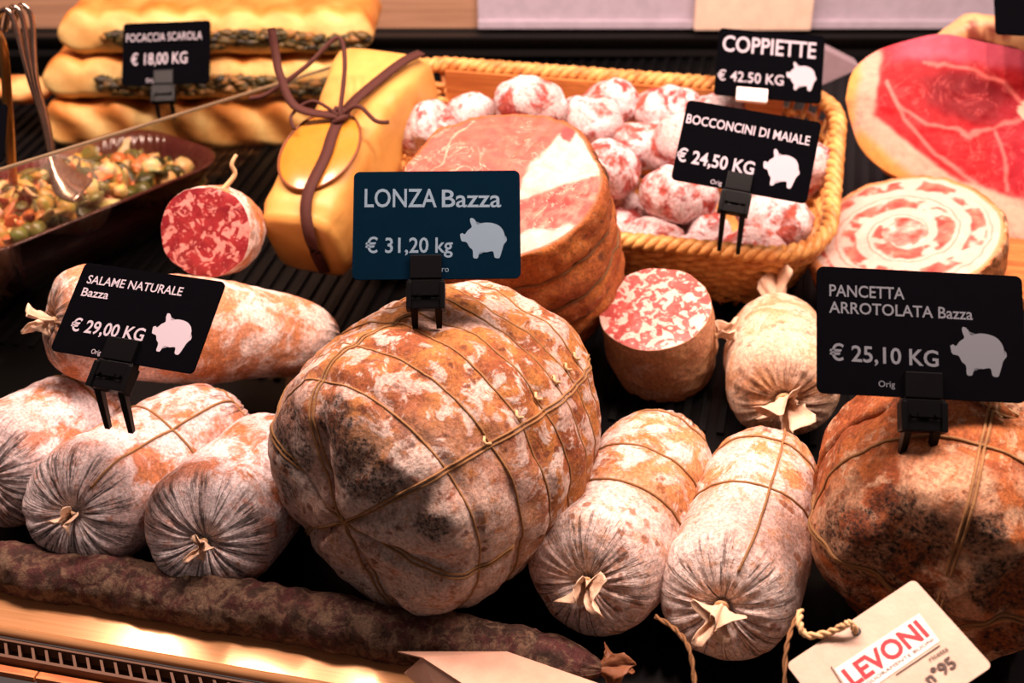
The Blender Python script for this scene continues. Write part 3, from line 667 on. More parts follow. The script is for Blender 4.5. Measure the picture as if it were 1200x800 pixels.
# ---------------------------------------------------------------- yellow parcel of cheese tied with leather lace
M['paper'] = NT('yellow_paper'); _t = M['paper']; _o = _t.obj()
M['paper'] = _t.done(_t.mix(_t.step(_t.noise(_o, 14, 4), .35, .7), lin((214, 160, 84)), lin((194, 132, 60))), .45); _t.bump(_t.noise(_o, 22, 3, .5, .6), .004, .5)
M['lace'] = plain('lace', (70, 28, 18), .8, bumpsc=300); M['seal'] = plain('seal', (190, 124, 40), .22, spec=.6); M['seal_rim'] = plain('seal_rim', (120, 62, 20), .5)
def parcel():
    a, b = Y(354, 292, 1.225), Y(458, 82, 1.46)
    MW = frame(a, b); t = thing('cheese_parcel', 'yellow paper parcel tied with brown lace, left of the basket', 'parcel', MW); L = (a-b).length
    prof = [(0.0, .038, .036), (.02, .043, .046), (.10, .046, .052), (.30, .047, .052), (.50, .046, .048), (.62, .047, .046), (.74, .051, .046), (.88, .057, .042), (.97, .059, .036), (1.0, .054, .028)]
    V = []; n = 48
    for i in range(60):
        f = i/59; j = max(k for k in range(len(prof)-1) if prof[k][0] <= f+1e-9); p0, p1 = prof[j], prof[j+1]; g = (f-p0[0])/(p1[0]-p0[0]); g = g*g*(3-2*g)
        w, h = p0[1]+(p1[1]-p0[1])*g, p0[2]+(p1[2]-p0[2])*g
        for k in range(n):
            A = math.tau*k/n; c, s = math.cos(A), math.sin(A); e = .45
            x = w*math.copysign(abs(c)**e, c); y = h*math.copysign(abs(s)**e, s)
            q = Vector((x, y, -L*f)); q += Vector((c, s, 0))*.004*fb(q, 14, 3); V.append(q)
    F = [(i*n+k, (i+1)*n+k, (i+1)*n+(k+1) % n, i*n+(k+1) % n) for i in range(59) for k in range(n)]+[tuple(range(n)), tuple(59*n+k for k in range(n))[::-1]]
    mesh('paper_wrap', V, F, t, M['paper'], True)
    def top(x, f):                                              # a point on the upper side
        j = max(k for k in range(len(prof)-1) if prof[k][0] <= f+1e-9); p0, p1 = prof[j], prof[j+1]; g = (f-p0[0])/(p1[0]-p0[0]); g = g*g*(3-2*g)
        w = p0[1]+(p1[1]-p0[1])*g; h = p0[2]+(p1[2]-p0[2])*g
        return Vector((x*w, h*(1 if abs(x) < .8 else 1-(abs(x)-.8)*1.2)+.003, -L*f))
    def band(name, P, w=.006, th=.0012):
        P = cr(P, 8); mb = MB(); V = []; 
        for i, p in enumerate(P):
            d = (P[min(i+1, len(P)-1)]-P[max(i-1, 0)]).normalized(); sd = d.cross(Vector((0, 1, 0))); sd = sd.normalized() if sd.length > .05 else Vector((1, 0, 0))
            for sx, sy in ((-1, -1), (1, -1), (1, 1), (-1, 1)): V.append(p+sd*w*sx+Vector((0, th*sy, 0)))
        F = [(i*4+k, i*4+(k+1) % 4, i*4+4+(k+1) % 4, i*4+4+k) for i in range(len(P)-1) for k in range(4)]+[(0, 1, 2, 3), tuple(len(P)*4-4+k for k in range(4))[::-1]]
        mb.add(V, F); mb.build(name, M['lace'], t, True)
    U = Vector((0, .0045, 0))
    band('lace', [Vector((.02, -.03, .004)), Vector((.022, .03, .008)), top(.3, .08)+U, top(.3, .28)+U*2, top(.2, .40)+U*2.4, top(.16, .49)+U*2.2, top(.24, .60)+U*2, top(.46, .74)+U, top(.7, .88)+U, top(.86, .97)+U])
    K0 = top(.16, .49)+U*3
    band('lace_end', [K0, K0+Vector((-.045, .012, .006)), K0+Vector((-.07, .03, -.02)), K0+Vector((-.080, .044, -.040)), K0+Vector((-.086, .062, -.056))], .0045)
    mb = MB(); mb.tube(cr([K0, K0+Vector((-.012, .02, -.06)), K0+Vector((-.03, .028, -.088)), K0+Vector((-.055, .018, -.05)), K0+Vector((-.085, .012, -.01)), K0+Vector((-.105, .01, .0))], 8), .0026, 7); mb.build('lace_end', M['lace'], t, True)
    mb = MB(); mb.tube(cr([K0, K0+Vector((.02, .008, -.01)), K0+Vector((.045, .004, .004)), K0+Vector((.058, .0, .0))], 8), .0024, 7)
    mb.tube([K0+Vector((.008*math.cos(k*.8), .004*math.sin(k*1.6), .009*math.sin(k*.8))) for k in range(9)], .0035, 7, True)
    mb.tube(cr([K0, K0+Vector((-.03, .012, -.006)), K0+Vector((-.05, .006, .012)), K0+Vector((-.04, .004, .03))], 6), .002, 6)
    mb.build('lace_knot', M['lace'], t, True)
    s0 = top(.0, .33); mb = MB(); w, l = .042, .050; n = 48
    V = []; F = []
    for i in range(7):
        f = i/6
        V += [s0+Vector((w*f*math.cos(k*math.tau/n), .0065-.004*f**4, l*f*math.sin(k*math.tau/n)*1.15)) for k in range(n)]
    F = [(i*n+k, i*n+(k+1) % n, (i+1)*n+(k+1) % n, (i+1)*n+k)[::-1] for i in range(6) for k in range(n)]
    o = mesh('seal', V, F, t, M['seal']); o['label'] = 'glossy oval golden seal'
    MB().tube([s0+Vector((w*math.cos(k*math.tau/n), .003, l*1.15*math.sin(k*math.tau/n))) for k in range(n)], .0016, 6, True).build('seal_rim', M['seal_rim'], o, True)
parcel()
# ---------------------------------------------------------------- glass divider and what stands behind it
t = NT('clear_glass'); g1 = t.n('BsdfTransparent', {'Color': (.90, .87, .82, 1)}); g2 = t.n('BsdfGlossy', {'Roughness': .02, 'Color': (1, 1, 1, 1)})
lw = t.n('LayerWeight', {'Blend': .5}); fr = t.n('Math', {0: t.math('MULTIPLY', t.math('POWER', lw.outputs['Facing'], 3.0), .75), 1: .07}, operation='ADD'); mx = t.n('MixShader'); t.t.links.new(fr.outputs[0], mx.inputs[0]); t.t.links.new(g1.outputs[0], mx.inputs[1]); t.t.links.new(g2.outputs[0], mx.inputs[2])
t.t.links.new(mx.outputs[0], t.out.inputs['Surface']); M['glass'] = t.m
M['glass_edge'] = plain('glass_edge', (112, 96, 74), .2)
a_, b_ = D(0, 200, 1.19), Y(400, 76, 1.62); e_ = (b_-a_); a_ = a_-e_*.45; b_ = b_+e_*.02
gl = thing('glass_divider', 'clear glass divider standing between the salamis and the salad dish', 'glass', Matrix.Translation((a_.x, a_.y, deckz(qof(a_)))))
dx = Vector((b_.x-a_.x, b_.y-a_.y, 0)); nn = Vector((-dx.y, dx.x, 0)).normalized()*.0025
za, zb = a_.z-deckz(qof(a_)), b_.z-deckz(qof(a_)); z1 = deckz(qof(b_))-deckz(qof(a_))
V = [s*nn+p for s in (-1, 1) for p in (Vector((0, 0, .004)), dx+Vector((0, 0, z1+.004)), dx+Vector((0, 0, zb)), Vector((0, 0, za)))]
mesh('pane', V, [(0, 1, 2, 3), (7, 6, 5, 4), (0, 4, 5, 1), (1, 5, 6, 2), (2, 6, 7, 3), (3, 7, 4, 0)], gl, M['glass'], False)
MB().add([s*nn*1.02+p for s in (-1, 1) for p in (dx+Vector((0, 0, zb)), Vector((0, 0, za)), Vector((0, 0, za+.002)), dx+Vector((0, 0, zb+.002)))], [(0, 1, 2, 3), (7, 6, 5, 4), (0, 4, 5, 1), (1, 5, 6, 2), (2, 6, 7, 3), (3, 7, 4, 0)]).build('polished_edge', M['glass_edge'], gl)
# dish of salad
M['dish'] = plain('dish_glaze', (74, 30, 30), .18, spec=.6)
A1, A2, A3 = G(55, 268, .125), G(268, 182, .125), G(72, 182, .125)
lx = (A2-A1); LL = lx.length+.10; lx.normalize(); ly = Vector((-lx.y, lx.x, 0)); WW = (A3-A1).dot(ly)+.012
cc = A1+lx*((A2-A1).length/2-.05)+ly*WW/2
DM = Matrix((lx, ly, Vector((0, 0, 1)))).transposed().to_4x4(); DM.translation = Vector((cc.x, cc.y, deckz(qof(cc))+.018))
DH = .125-DM.translation.z
ds = thing('baking_dish', 'dark red baking dish of salad behind the glass at left', 'dish', DM)
def dring(g, z, fl=0.0, n=144):
    P = rrect(LL+2*g, WW+2*g, .06, 35); out = []
    for k, (x, y) in enumerate(P): d = Vector((x, y, 0)).normalized(); out.append(Vector((x, y, z))+d*fl*math.cos(k*math.tau/4))
    return out
V = []; prof = [(-.045, 0, 0), (-.028, .0, .001), (-.012, DH*.5, .0025), (0, DH-.006, .003), (.006, DH-.002, .001), (.004, DH, 0), (-.002, DH-.002, .001), (-.008, DH*.8, .0025), (-.016, DH*.5, .0025), (-.034, .010, .001), (-.06, .007, 0)]
for g, z, fl in prof: V += dring(g, z, fl)
n = len(dring(0, 0)); F = [(i*n+k, i*n+(k+1) % n, (i+1)*n+(k+1) % n, (i+1)*n+k) for i in range(len(prof)-1) for k in range(n)]+[tuple(range(n))[::-1], tuple((len(prof)-1)*n+k for k in range(n))]
mesh('dish_body', V, F, ds, M['dish'])
M['salad'] = painted('salad', .28, 120, .3, .5)
R = random.Random(5); V = []; F = []; cols = []
PAL = [(214, 176, 96), (226, 196, 130), (196, 150, 70), (96, 100, 44), (70, 76, 36), (206, 116, 62), (222, 140, 84), (120, 116, 60), (232, 210, 160), (60, 62, 34)]
for i in range(420):
    x, y = R.uniform(-.5, .5)*(LL-.05), R.uniform(-.5, .5)*(WW-.05); z = DH*.55+.030*math.cos(x*9)*math.cos(y*11)+R.uniform(-.006, .012)
    Mx = Matrix.Translation((x, y, z)) @ Matrix.Rotation(R.uniform(0, 6), 4, Vector((R.random()-.5, R.random()-.5, R.random())).normalized())
    bm = bmesh.new(); bmesh.ops.create_icosphere(bm, subdivisions=2, radius=1); s0 = R.uniform(.006, .013); k = R.choice([(1, 1, .6), (1.9, .6, .35), (1.3, 1.1, .25), (1, 1, 1)])
    c = R.choice(PAL); b0 = len(V)
    for v in bm.verts:
        q = Vector((v.co.x*k[0], v.co.y*k[1], v.co.z*k[2]))*s0; q += v.co*.35*s0*noise.noise(v.co*1.7+Vector((i, 0, 0))); V.append(Mx @ q); cols.append(lin([max(4, min(255, h*R.uniform(.85, 1.1))) for h in c]))
    F += [tuple(v.index+b0 for v in f.verts) for f in bm.faces]; bm.free()
sa = mesh('salad', V, F, None, M['salad'], True, {'col': ('FLOAT_COLOR', cols)}, mw=DM); tag(sa, 'mixed vegetable salad filling the dark red dish', 'salad', kind='stuff')
# serving tongs
M['steel'] = plain('steel', (206, 178, 160), .25, 1.0); M['brass'] = plain('brass_steel', (200, 146, 84), .3, 1.0)
tg = thing('serving_tongs', 'metal serving tongs with looped wires standing in the salad', 'tongs')
yT = 1.30
for i, (cx, cy) in enumerate(((4, 12), (14, 9), (24, 7))):
    pts = [Y(u, v, yT+dy) for u, v, dy in ((cx-8, cy+26, .02), (cx-3, cy+3, .01), (cx+5, cy, 0), (cx+14, cy+18, 0), (34+i*4, 90, 0), (50+i*2.5, 140, 0), (60+i*1.5, 185, .0))]
    MB().tube(cr(pts, 10), .0030, 8).build('wire', M['steel'], tg, True)
mb = MB(); s_ = Y(72, 205, yT); pts = cr([Y(60, 180, yT), Y(68, 202, yT), Y(80, 216, yT), Y(98, 224, yT+.005)], 6); V = []
for i, p in enumerate(pts):
    f = i/(len(pts)-1); w = .006+.016*math.sin(math.pi*min(1, f*.62+.02))
    for sx, sz in ((-1, -.001), (1, -.001), (1, .0012), (-1, .0012)): V.append(p+Vector((.3*w*sx, .9*w*sx, sz+.25*w*sx)))
F = [(i*4+k, i*4+(k+1) % 4, i*4+4+(k+1) % 4, i*4+4+k) for i in range(len(pts)-1) for k in range(4)]+[(0, 1, 2, 3), tuple(len(pts)*4-4+k for k in range(4))[::-1]]
mb.add(V, F); mb.build('spoon', M['steel'], tg, True)
mb = MB(); mb.tube(cr([Y(-4, 38, yT+.02), Y(4, 60, yT+.02), Y(9, 120, yT+.03), Y(14, 200, yT+.04), Y(16, 216, yT+.04)], 8), .0055, 8); mb.build('arm', M['brass'], tg, True)
# stuffed focaccia in three layers
M['bread'] = painted('bread', .6, 35, .2, .3); M['filling'] = painted('filling', .45, 60, .4, .4)
def focaccia(label, u0, u1, v0, v1, y, dep, braid, fill):
    a, b = Y(u0, v1, y), Y(u1, v1, y); top = Y((u0+u1)/2, v0, y+.01).z; w, h = b.x-a.x, top-a.z
    MW = Matrix.Translation(((a.x+b.x)/2, y+dep/2, a.z)); t = thing('focaccia', label, 'bread', MW, 'stuffed focaccia slabs in a stack')
    V = []; cols = []; nu, nv = 110, 56
    for i in range(nu+1):
        f = i/nu; x = -w/2+w*f; e = min(f, 1-f)*w; k0 = math.sqrt(max(0, 1-(1-min(1, e/(h*.55)))**2))
        for j in range(nv):
            A = math.tau*j/nv; c, s = math.cos(A), math.sin(A); yy = dep/2*math.copysign(abs(c)**.35, c)*(.86+.14*k0); zz = h/2*math.copysign(abs(s)**.55, s)*k0
            q = Vector((x, yy, h/2+zz)); d = Vector((0, c, s))
            q += d*.004*fb(q, 16, 4)
            if s > .2: q.z += .007*abs(math.sin(x*58+yy*8))*sm(s, .2, .7)*sm(abs(yy), .0, dep*.45)
            if braid: q += d*.006*math.sin(x*85+s*3.2)*sm(s, -.5, .3)
            V.append(q); tc = lerp3((242, 200, 124), (210, 134, 60), sm(s, .35, .95)+.5*fb(q, 30, 3)); tc = lerp3(tc, (196, 108, 48), sm(-s, .8, 1)*.6)
            if braid: tc = lerp3(tc, (204, 126, 58), .5+.5*math.sin(x*85+s*3.2+1.2))
            cols.append(lin([max(0, min(255, z)) for z in tc]))
    F = [(i*nv+k, i*nv+(k+1) % nv, (i+1)*nv+(k+1) % nv, (i+1)*nv+k) for i in range(nu) for k in range(nv)]+[tuple(range(nv))[::-1], tuple(nu*nv+k for k in range(nv))]
    o = mesh('bread_body', V, F, t, M['bread'], True, {'col': ('FLOAT_COLOR', cols)})
    bm = bmesh.new(); bm.from_mesh(o.data); bmesh.ops.recalc_face_normals(bm, faces=bm.faces); bm.to_mesh(o.data); bm.free()
    if fill:
        R = random.Random(u0); V = []; F = []; cols = []
        for i in range(330):
            f = i/329; x = -w/2+w*(fill+(.97-fill)*f); z = h*(.44+.05*math.sin(x*30)); bm = bmesh.new(); bmesh.ops.create_icosphere(bm, subdivisions=2, radius=R.uniform(.0035, .0075))
            c = R.choice([(62, 56, 26), (84, 70, 32), (48, 40, 22), (104, 82, 40), (150, 108, 56)]); b0 = len(V); off = Vector((x, -dep/2-.001+R.uniform(-.003, .003), z+R.uniform(-.009, .009)))
            for v in bm.verts: V.append(off+Vector((v.co.x*1.5, v.co.y, v.co.z*.8))*(1+.7*noise.noise(v.co*260+Vector((i, 0, 0))))); cols.append(lin(c))
            F += [tuple(v.index+b0 for v in f_.verts) for f_ in bm.faces]; bm.free()
        mesh('filling', V, F, t, M['filling'], True, {'col': ('FLOAT_COLOR', cols)})
focaccia('bottom focaccia of the stack, with braided golden crust and no filling showing', 52, 372, 124, 180, 1.66, .16, True, 0)
focaccia('middle focaccia of the stack, dark green filling behind the tag clip', 50, 415, 71, 121, 1.665, .16, False, .20)
focaccia('topmost focaccia of the stack, right above the others, with green filling', 68, 438, 15, 69, 1.67, .16, False, .17)
ro = thing('bread_roll', 'small golden bread roll glimpsed behind the serving tongs', 'bread', Matrix.Translation(Y(24, 104, 1.72)))
bm = bmesh.new(); bmesh.ops.create_icosphere(bm, subdivisions=4, radius=.03); V = []; cols = []
for v in bm.verts: q = Vector((v.co.x*1.5, v.co.y, v.co.z*.6)); q += v.co*.12*fb(v.co, 30, 3); V.append(q); cols.append(lin(lerp3((240, 190, 120), (206, 120, 60), sm(fb(v.co, 40, 3), -.3, .4))))
mesh('bread_body', V, [tuple(v.index for v in f.verts) for f in bm.faces], ro, M['bread'], True, {'col': ('FLOAT_COLOR', cols)}); bm.free()
# ---------------------------------------------------------------- price tags
def text_geo(body, bold=0.0):
    cu = bpy.data.curves.new('lettering', 'FONT'); cu.body = body; cu.size = 1; cu.resolution_u = 3; cu.offset = bold
    o = bpy.data.objects.new('lettering', cu); C.objects.link(o); bpy.context.view_layer.update()
    me = bpy.data.meshes.new_from_object(o.evaluated_get(bpy.context.evaluated_depsgraph_get()))
    V = [v.co.copy() for v in me.vertices]; F = [tuple(p.vertices) for p in me.polygons]
    bpy.data.objects.remove(o); bpy.data.curves.remove(cu); bpy.data.meshes.remove(me); return V, F
def cap_h():
    V, F = text_geo('H'); return max(v.y for v in V)
CAPH = cap_h()
PIG = [(0, .40), (.03, .56), (.14, .60), (.20, .72), (.27, .80), (.28, .97), (.33, 1.0), (.38, .98), (.43, .84), (.56, .85), (.70, .83), (.735, .97), (.79, 1.0), (.845, .98), (.90, .80), (.93, .68), (.965, .62), (1.0, .56), (.985, .47), (.965, .54), (.95, .40), (.90, .27), (.80, .17), (.65, .12), (.50, .12), (.37, .16), (.33, .06), (.27, 0), (.22, .01), (.22, .10), (.25, .22), (.17, .30), (.10, .40), (.05, .37)]
def letter_mat(name, c): t = NT(name); return t.done(lin(c), .5, .3)
M['letter'] = letter_mat('letter_white', (162, 154, 164)); M['letter_grey'] = letter_mat('letter_grey', (90, 94, 102)); M['letter_blue'] = letter_mat('letter_blue_grey', (90, 110, 126))
M['card'] = plain('card_black', (7, 7, 10), .5, spec=0.0); M['card_teal'] = plain('card_teal', (4, 20, 33), .5, spec=0.0); M['clip'] = plain('clip_black', (9, 9, 10), .3, spec=.08); M['white_clip'] = plain('white_clip', (240, 232, 226), .4)
M['clip_teal'] = plain('clip_teal', (10, 52, 78), .3)
def price_tag(label, TL, TR, BL, d, da=0, db=0, texts=(), pig=None, clip=None, card='card', letter='letter', white=None):
    tl, tr, bl = D(*TL, d), D(*TR, d+da), D(*BL, d+db); ex = (tr-tl).normalized(); w = (tr-tl).length
    ey = (tl-bl); ey = (ey-ex*ey.dot(ex)); h = ey.length; ey.normalize(); ez = ex.cross(ey)
    MW = Matrix((ex, ey, ez)).transposed().to_4x4(); MW.translation = tl+ex*w/2-ey*h/2
    t = thing('price_tag', label, 'price tag', MW, 'black price tags')
    ax, ay = TR[0]-TL[0], TR[1]-TL[1]; bx, by = BL[0]-TL[0], BL[1]-TL[1]; det = ax*by-ay*bx
    def loc(u, v):
        u -= TL[0]; v -= TL[1]; s, q = (u*by-v*bx)/det, (ax*v-ay*u)/det; return (s-.5)*w, (.5-q)*h
    pw, ph = w/math.hypot(ax, ay), h/math.hypot(bx, by)
    MB().prism(rrect(w, h, .055*h), -.0009, .0009).build('card', M[card], t)
    for body, p0, p1, cap, bold in texts:
        mb = MB()
        x0, y0 = loc(*p0); x1, y1 = loc(*p1); V, F = text_geo(body, bold)
        lo, hi = min(v.x for v in V), max(v.x for v in V); k = (x1-x0)/(hi-lo); ky = cap*ph/CAPH; sh = (y1-y0)/(x1-x0)
        mb.add([Vector((x0+(v.x-lo)*k, y0+v.y*ky+sh*(v.x-lo)*k, .00115)) for v in V], F).build('price_lettering' if body[0] == '\u20ac' else 'lettering', M[letter], t)
    if pig:
        x, y = loc(*pig[0]); pw_, ph_ = pig[1]*pw, pig[2]*ph; P = [q for q in cr([(a, b, 0) for a, b in PIG+[PIG[0]]], 4)][:-1]
        bm = bmesh.new(); f = bm.faces.new([bm.verts.new((x+(q.x-.5)*pw_, y+(.5-q.y)*ph_, .00115)) for q in P]); bmesh.ops.triangulate(bm, faces=[f]); bm.normal_update()
        bm.verts.index_update(); V = [v.co.copy() for v in bm.verts]; F = [tuple(v.index for v in f.verts) for f in bm.faces]; bm.free()
        o = mesh('pig_emblem', V, F, t, M[letter], False); o['label'] = 'pale pig silhouette'
    if clip:
        (cu, cv), cw, leg = clip; x, y = loc(cu, cv); W = cw*pw; yb = -h/2                     # hinged clip gripping the lower edge
        mb = MB(); mb.box((x, yb+.009, .0035), (W*.86, .019, .004), None, .0008); mb.box((x, yb+.004, -.004), (W*.9, .022, .005), None, .0008)
        mb.box((x, yb-.008, 0), (W, .014, .009), None, .001); mb.box((x, yb-.020, -.001), (W*.78, .009, .010), None, .001)
        for s in (-1, 1):
            mb.box((x+s*W*.46, yb-.014, 0), (W*.14, .022, .012), None, .001)
            mb.tube([(x+s*W*.28, yb-.013, .004), (x+s*W*.28, yb-.013, .0075)], .0018, 8)
        mb.box((x, yb-.013, .0055), (W*.30, .003, .002))
        o = mb.build('clip', M['clip_teal'] if card == 'card_teal' and False else M['clip'], t)
        dn = (MW.to_3x3().inverted() @ Vector((0, .10, -1))).normalized()
        for s in (-1, 1):
            p = Vector((x+s*W*.33, yb-.020, 0)); MB().tube([p, p+dn*leg*.6, p+dn*leg], lambda f: .0042-.0012*f, 4).build('clip_leg', M['clip'], o)
    if white:
        x, y = loc(*white[0]); mb = MB(); mb.box((x, y, .0035), (white[1]*pw, white[2]*ph, .006), None, .001); o = mb.build('clip', M['white_clip'], t); o['label'] = 'white plastic clip'
    return t
price_tag('black price tag reading SALAME NATURALE', (101, 308), (265, 331), (68, 412), 1.055, -.040, -.030, [('SALAME NATURALE', (104, 333), (215.5, 347.5), 10, .012), ('Bazza', (98.6, 348), (130.5, 352), 10, .012), ('\u20ac 29,00 KG', (88.5, 388.5), (174, 400), 14.5, .02), ('Orig', (116, 415), (127, 416.5), 5.5, 0)], ((207, 391), 46, 45), ((148, 424), 42, .045))
price_tag('teal-black price tag reading LONZA', (415, 202), (609, 200), (418, 328), 1.02, 0, -.02, [('LONZA', (429, 243.5), (513, 243.5), 21, .012), ('Bazza', (519, 243.5), (588, 243.5), 20, .012), ('\u20ac 31,20 kg', (432, 297), (533, 296.5), 17, .014), ('ro', (521, 319), (529, 319), 6.5, 0)], ((568, 280), 54, 47), ((503, 326), 42, .022), 'card_teal', 'letter_blue')
price_tag('black price tag reading BOCCONCINI DI MAIALE', (806, 117), (963, 144), (791, 211), 1.33, -.02, -.02, [('BOCCONCINI DI MAIALE', (805, 144.7), (949, 171), 10.5, .014), ('\u20ac 24,50 KG', (795.5, 189), (886, 205.5), 14.5, .02), ('Orig', (837, 216), (850, 218), 5, 0)], ((918, 198), 43, 42), ((868, 226), 34, .05))
price_tag('black price tag reading COPPIETTE', (843, 33), (967, 43), (836, 111), 1.50, -.01, -.02, [('COPPIETTE', (846, 60), (955, 69), 18, .016), ('\u20ac 42.50 KG', (840, 94), (917, 100.5), 11.5, .01)], ((938, 90), 35, 32), None, white=((880, 113), 36, 15))
price_tag('black price tag reading FOCACCIA SCAROLA', (145, 28), (247, 24), (150, 101), 1.66, 0, -.02, [('FOCACCIA SCAROLA', (150.5, 50), (239, 46.5), 9.5, .0), ('\u20ac 18,00 KG', (158.5, 77), (224, 74), 13, .008), ('Orig', (178, 97), (188, 96.5), 5, 0)], None, ((199, 99), 26, .03))
price_tag('black price tag reading PANCETTA ARROTOLATA', (957, 312), (1197, 324), (949, 460), .948, 0, -.02, [('PANCETTA', (969.5, 347.5), (1057, 351.5), 13.5, .012), ('ARROTOLATA Bazza', (968, 367), (1135, 375.5), 13, .012), ('\u20ac 25,10 KG', (965.5, 422), (1091, 430), 18, .016), ('Orig', (1020, 453), (1039, 454), 7, 0)], ((1138.5, 413), 65, 56), ((1070, 462), 50, .030), 'card', 'letter_grey')
price_tag('black price tag cut off by the left edge beside the tongs', (-100, 128), (9, 122), (-98, 195), 1.30, 0, -.02, [('SCAROLA', (-70, 158), (3, 155), 10, .014)], None, ((-40, 193), 26, .05))
price_tag('black price tag cut off by the top right corner above the ham', (1163, -40), (1290, -34), (1160, 40), 1.45, 0, -.02, [], None, ((1230, 42), 30, .04))
# grey wedge-shaped card holder seen behind the COPPIETTE tag
mb = MB(); a_ = Matrix.Translation(Y(978, 74, 1.64)); mb.prism([(-.02, -.024), (.030, .0), (-.02, .024)], -.02, .02, a_ @ Matrix.Rotation(math.pi/2, 4, 'X'))
o = mb.build('card_holder', plain('holder_grey', (150, 132, 140), .5)); tag(o, 'grey wedge-shaped card holder right of the COPPIETTE tag', 'card holder')
# ---------------------------------------------------------------- paper swing tag on a cord
M['kraft'] = plain('tag_paper', (206, 178, 158), .7, bumpsc=300, bd=.0003); M['sticker'] = plain('sticker', (240, 226, 218), .5); M['red'] = letter_mat('letter_red', (190, 30, 44)); M['ink'] = letter_mat('letter_ink', (70, 52, 44))
TL, TR, BL = (921, 778), (1071, 678), (1005, 888)
d = .88; tl, tr, bl = D(*TL, d), D(*TR, d+.012), D(*BL, d-.05); ex = (tr-tl).normalized(); w = (tr-tl).length; ey = (tl-bl); ey -= ex*ey.dot(ex); h = ey.length; ey.normalize(); ez = ex.cross(ey)
MW = Matrix((ex, ey, ez)).transposed().to_4x4(); MW.translation = tl
sw = thing('swing_tag', 'cream paper swing tag with bold red lettering, hanging on a twisted cord', 'paper tag', MW)
ax, ay = TR[0]-TL[0], TR[1]-TL[1]; bx, by = BL[0]-TL[0], BL[1]-TL[1]; det = ax*by-ay*bx
def lo_(u, v): u -= TL[0]; v -= TL[1]; return ((u*by-v*bx)/det*w, -(ax*v-ay*u)/det*h)
mb = MB(); mb.prism([(x+w/2, y-h/2) for x, y in rrect(w, h, .004)], -.0006, .0); mb.build('paper', M['kraft'], sw)
pp = w/math.hypot(ax, ay)
hx, hy = lo_(1003, 741); mb = MB(); mb.prism([(hx+.0034*math.cos(k*.3927), hy+.0034*math.sin(k*.3927)) for k in range(16)], .0001, .0003); o = mb.build('hole', M['wallblack'], sw)
c1 = [lo_(*p) for p in ((978, 786), (1076, 722), (1098, 757), (1002, 822))]; mb = MB(); mb.prism(c1, .0002, .0005); o = mb.build('sticker', M['sticker'], sw); o['label'] = 'white sticker with red lettering'
def put_text(name, body, p0, p1, cap, bold, mat, par):
    x0, y0 = lo_(*p0); x1, y1 = lo_(*p1); V, F = text_geo(body, bold); lo, hi = min(v.x for v in V), max(v.x for v in V); L_ = math.hypot(x1-x0, y1-y0); k = L_/(hi-lo); ky = cap*pp/CAPH; c, s = (x1-x0)/L_, (y1-y0)/L_
    MB().add([Vector((x0+(v.x-lo)*k*c-v.y*ky*s, y0+(v.x-lo)*k*s+v.y*ky*c, .0008)) for v in V], F).build(name, mat, par)
put_text('lettering', 'LEVONI', (1000, 808), (1087, 749), 22, .03, M['red'], o)
put_text('small_lettering', 'MIGLIORAMENTE BUONI', (1008, 812), (1092, 756), 4, 0, M['ink'], o)
put_text('small_lettering', 'ricetta', (1087, 781), (1108, 768), 5.5, .01, M['ink'], sw)
put_text('lettering', 'n\u00b095', (1086, 808), (1117, 786), 13, .03, M['ink'], sw)
for p0, p1 in ((lo_(1048, 795), lo_(1098, 762)), (lo_(974, 783), lo_(988, 806))): MB().tube([(*p0, .0006), (*p1, .0006)], .0004, 4).build('ruled_line', M['ink'], sw)
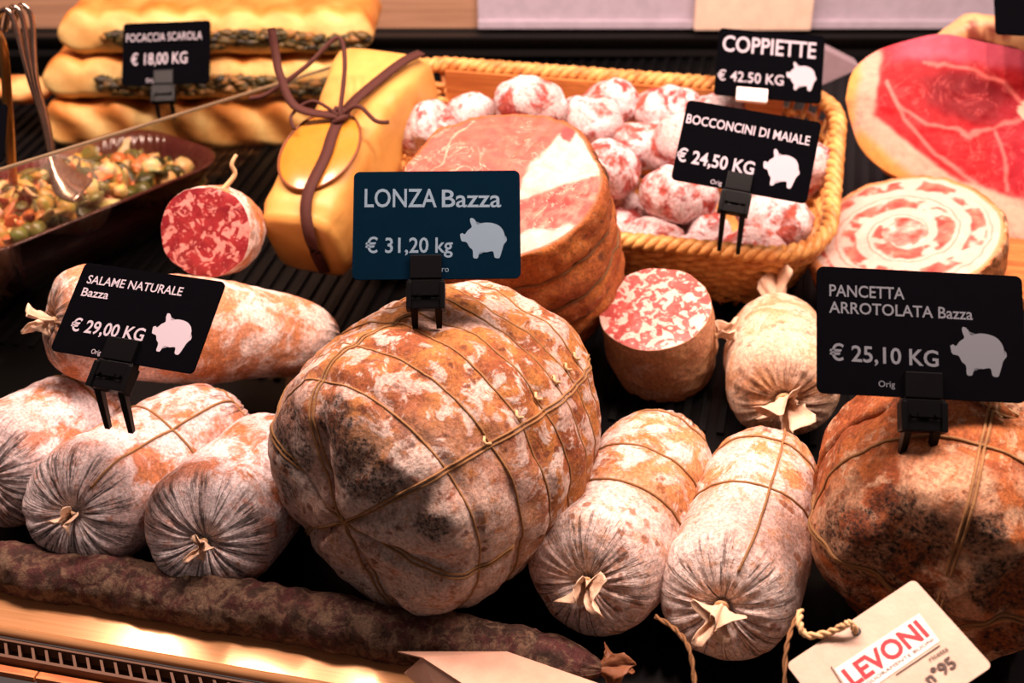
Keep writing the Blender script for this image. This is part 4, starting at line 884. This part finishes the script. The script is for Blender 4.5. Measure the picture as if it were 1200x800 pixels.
def twisted(P, r):
    P = cr(P, 14); mb = MB(); N = len(P)
    for s in range(2):
        pts = []
        for i, p in enumerate(P):
            d = (P[min(i+1, N-1)]-P[max(i-1, 0)]).normalized(); x = d.orthogonal().normalized(); y = d.cross(x); a = i*.42+s*math.pi; pts.append(p+(x*math.cos(a)+y*math.sin(a))*r*.55)
        mb.tube(pts, r*.62, 6)
    return mb
hw = MW @ Vector((hx, hy, .002))
twisted([hw+Vector((0, 0, -.001)), hw+Vector((-.006, -.002, .008)), D(985, 735, .878), D(968, 742, .882), D(945, 744, .885), D(937, 730, .89), D(938, 715, .905)], .0024).build('cord', M['pale_string'], None, True)
tag(C.objects['cord'], 'pale twisted cord threaded through the hole of the paper tag', 'cord')
for i, (P, lab) in enumerate((([(768, 722, .95), (790, 736, .93), (806, 756, .91), (813, 790, .90), (815, 830, .89)], 'thin string hanging down between the two pale tan salamis'), ([(934, 722, .95), (925, 745, .92), (920, 775, .905), (920, 830, .89)], 'thin string hanging down left of the paper tag'))):
    mb = twisted([D(*p) for p in P], .0017); o = mb.build('string', M['dark_string'], None, True); tag(o, lab, 'string')
# folded sheet of paper lying over the rail
z_ = .014
A_ = [G(466, 763, z_-.008), G(594, 763, z_+.002), G(735, 812, z_), G(560, 812, z_+.002), G(495, 770, z_+.002)]
pf = thing('paper_sheet', 'folded pinkish paper sheet lying over the metal rail at the bottom', 'paper', Matrix.Translation(A_[4]))
A_ = [p-A_[4] for p in A_]
M['pinkpaper'] = plain('pink_paper', (206, 160, 136), .7, bumpsc=200, bd=.0003)
o = mesh('upper_panel', A_+[p-Vector((0, 0, .0012)) for p in A_], [(0, 4, 3, 2, 1), (5, 6, 7, 8, 9)]+[(i, (i+1) % 5, 5+(i+1) % 5, 5+i) for i in range(5)], pf, M['pinkpaper'], False)
o4 = G(495, 770, z_+.002); q_ = [G(495, 770, z_+.0005)-o4, G(560, 812, z_+.0005)-o4, G(520, 830, -.014)-o4, G(474, 789, -.014)-o4]
mesh('folded_panel', q_+[p+Vector((0, .0012, 0)) for p in q_], [(0, 1, 2, 3), (7, 6, 5, 4)]+[(i, 4+i, 4+(i+1) % 4, (i+1) % 4) for i in range(4)], pf, M['pinkpaper'], False)
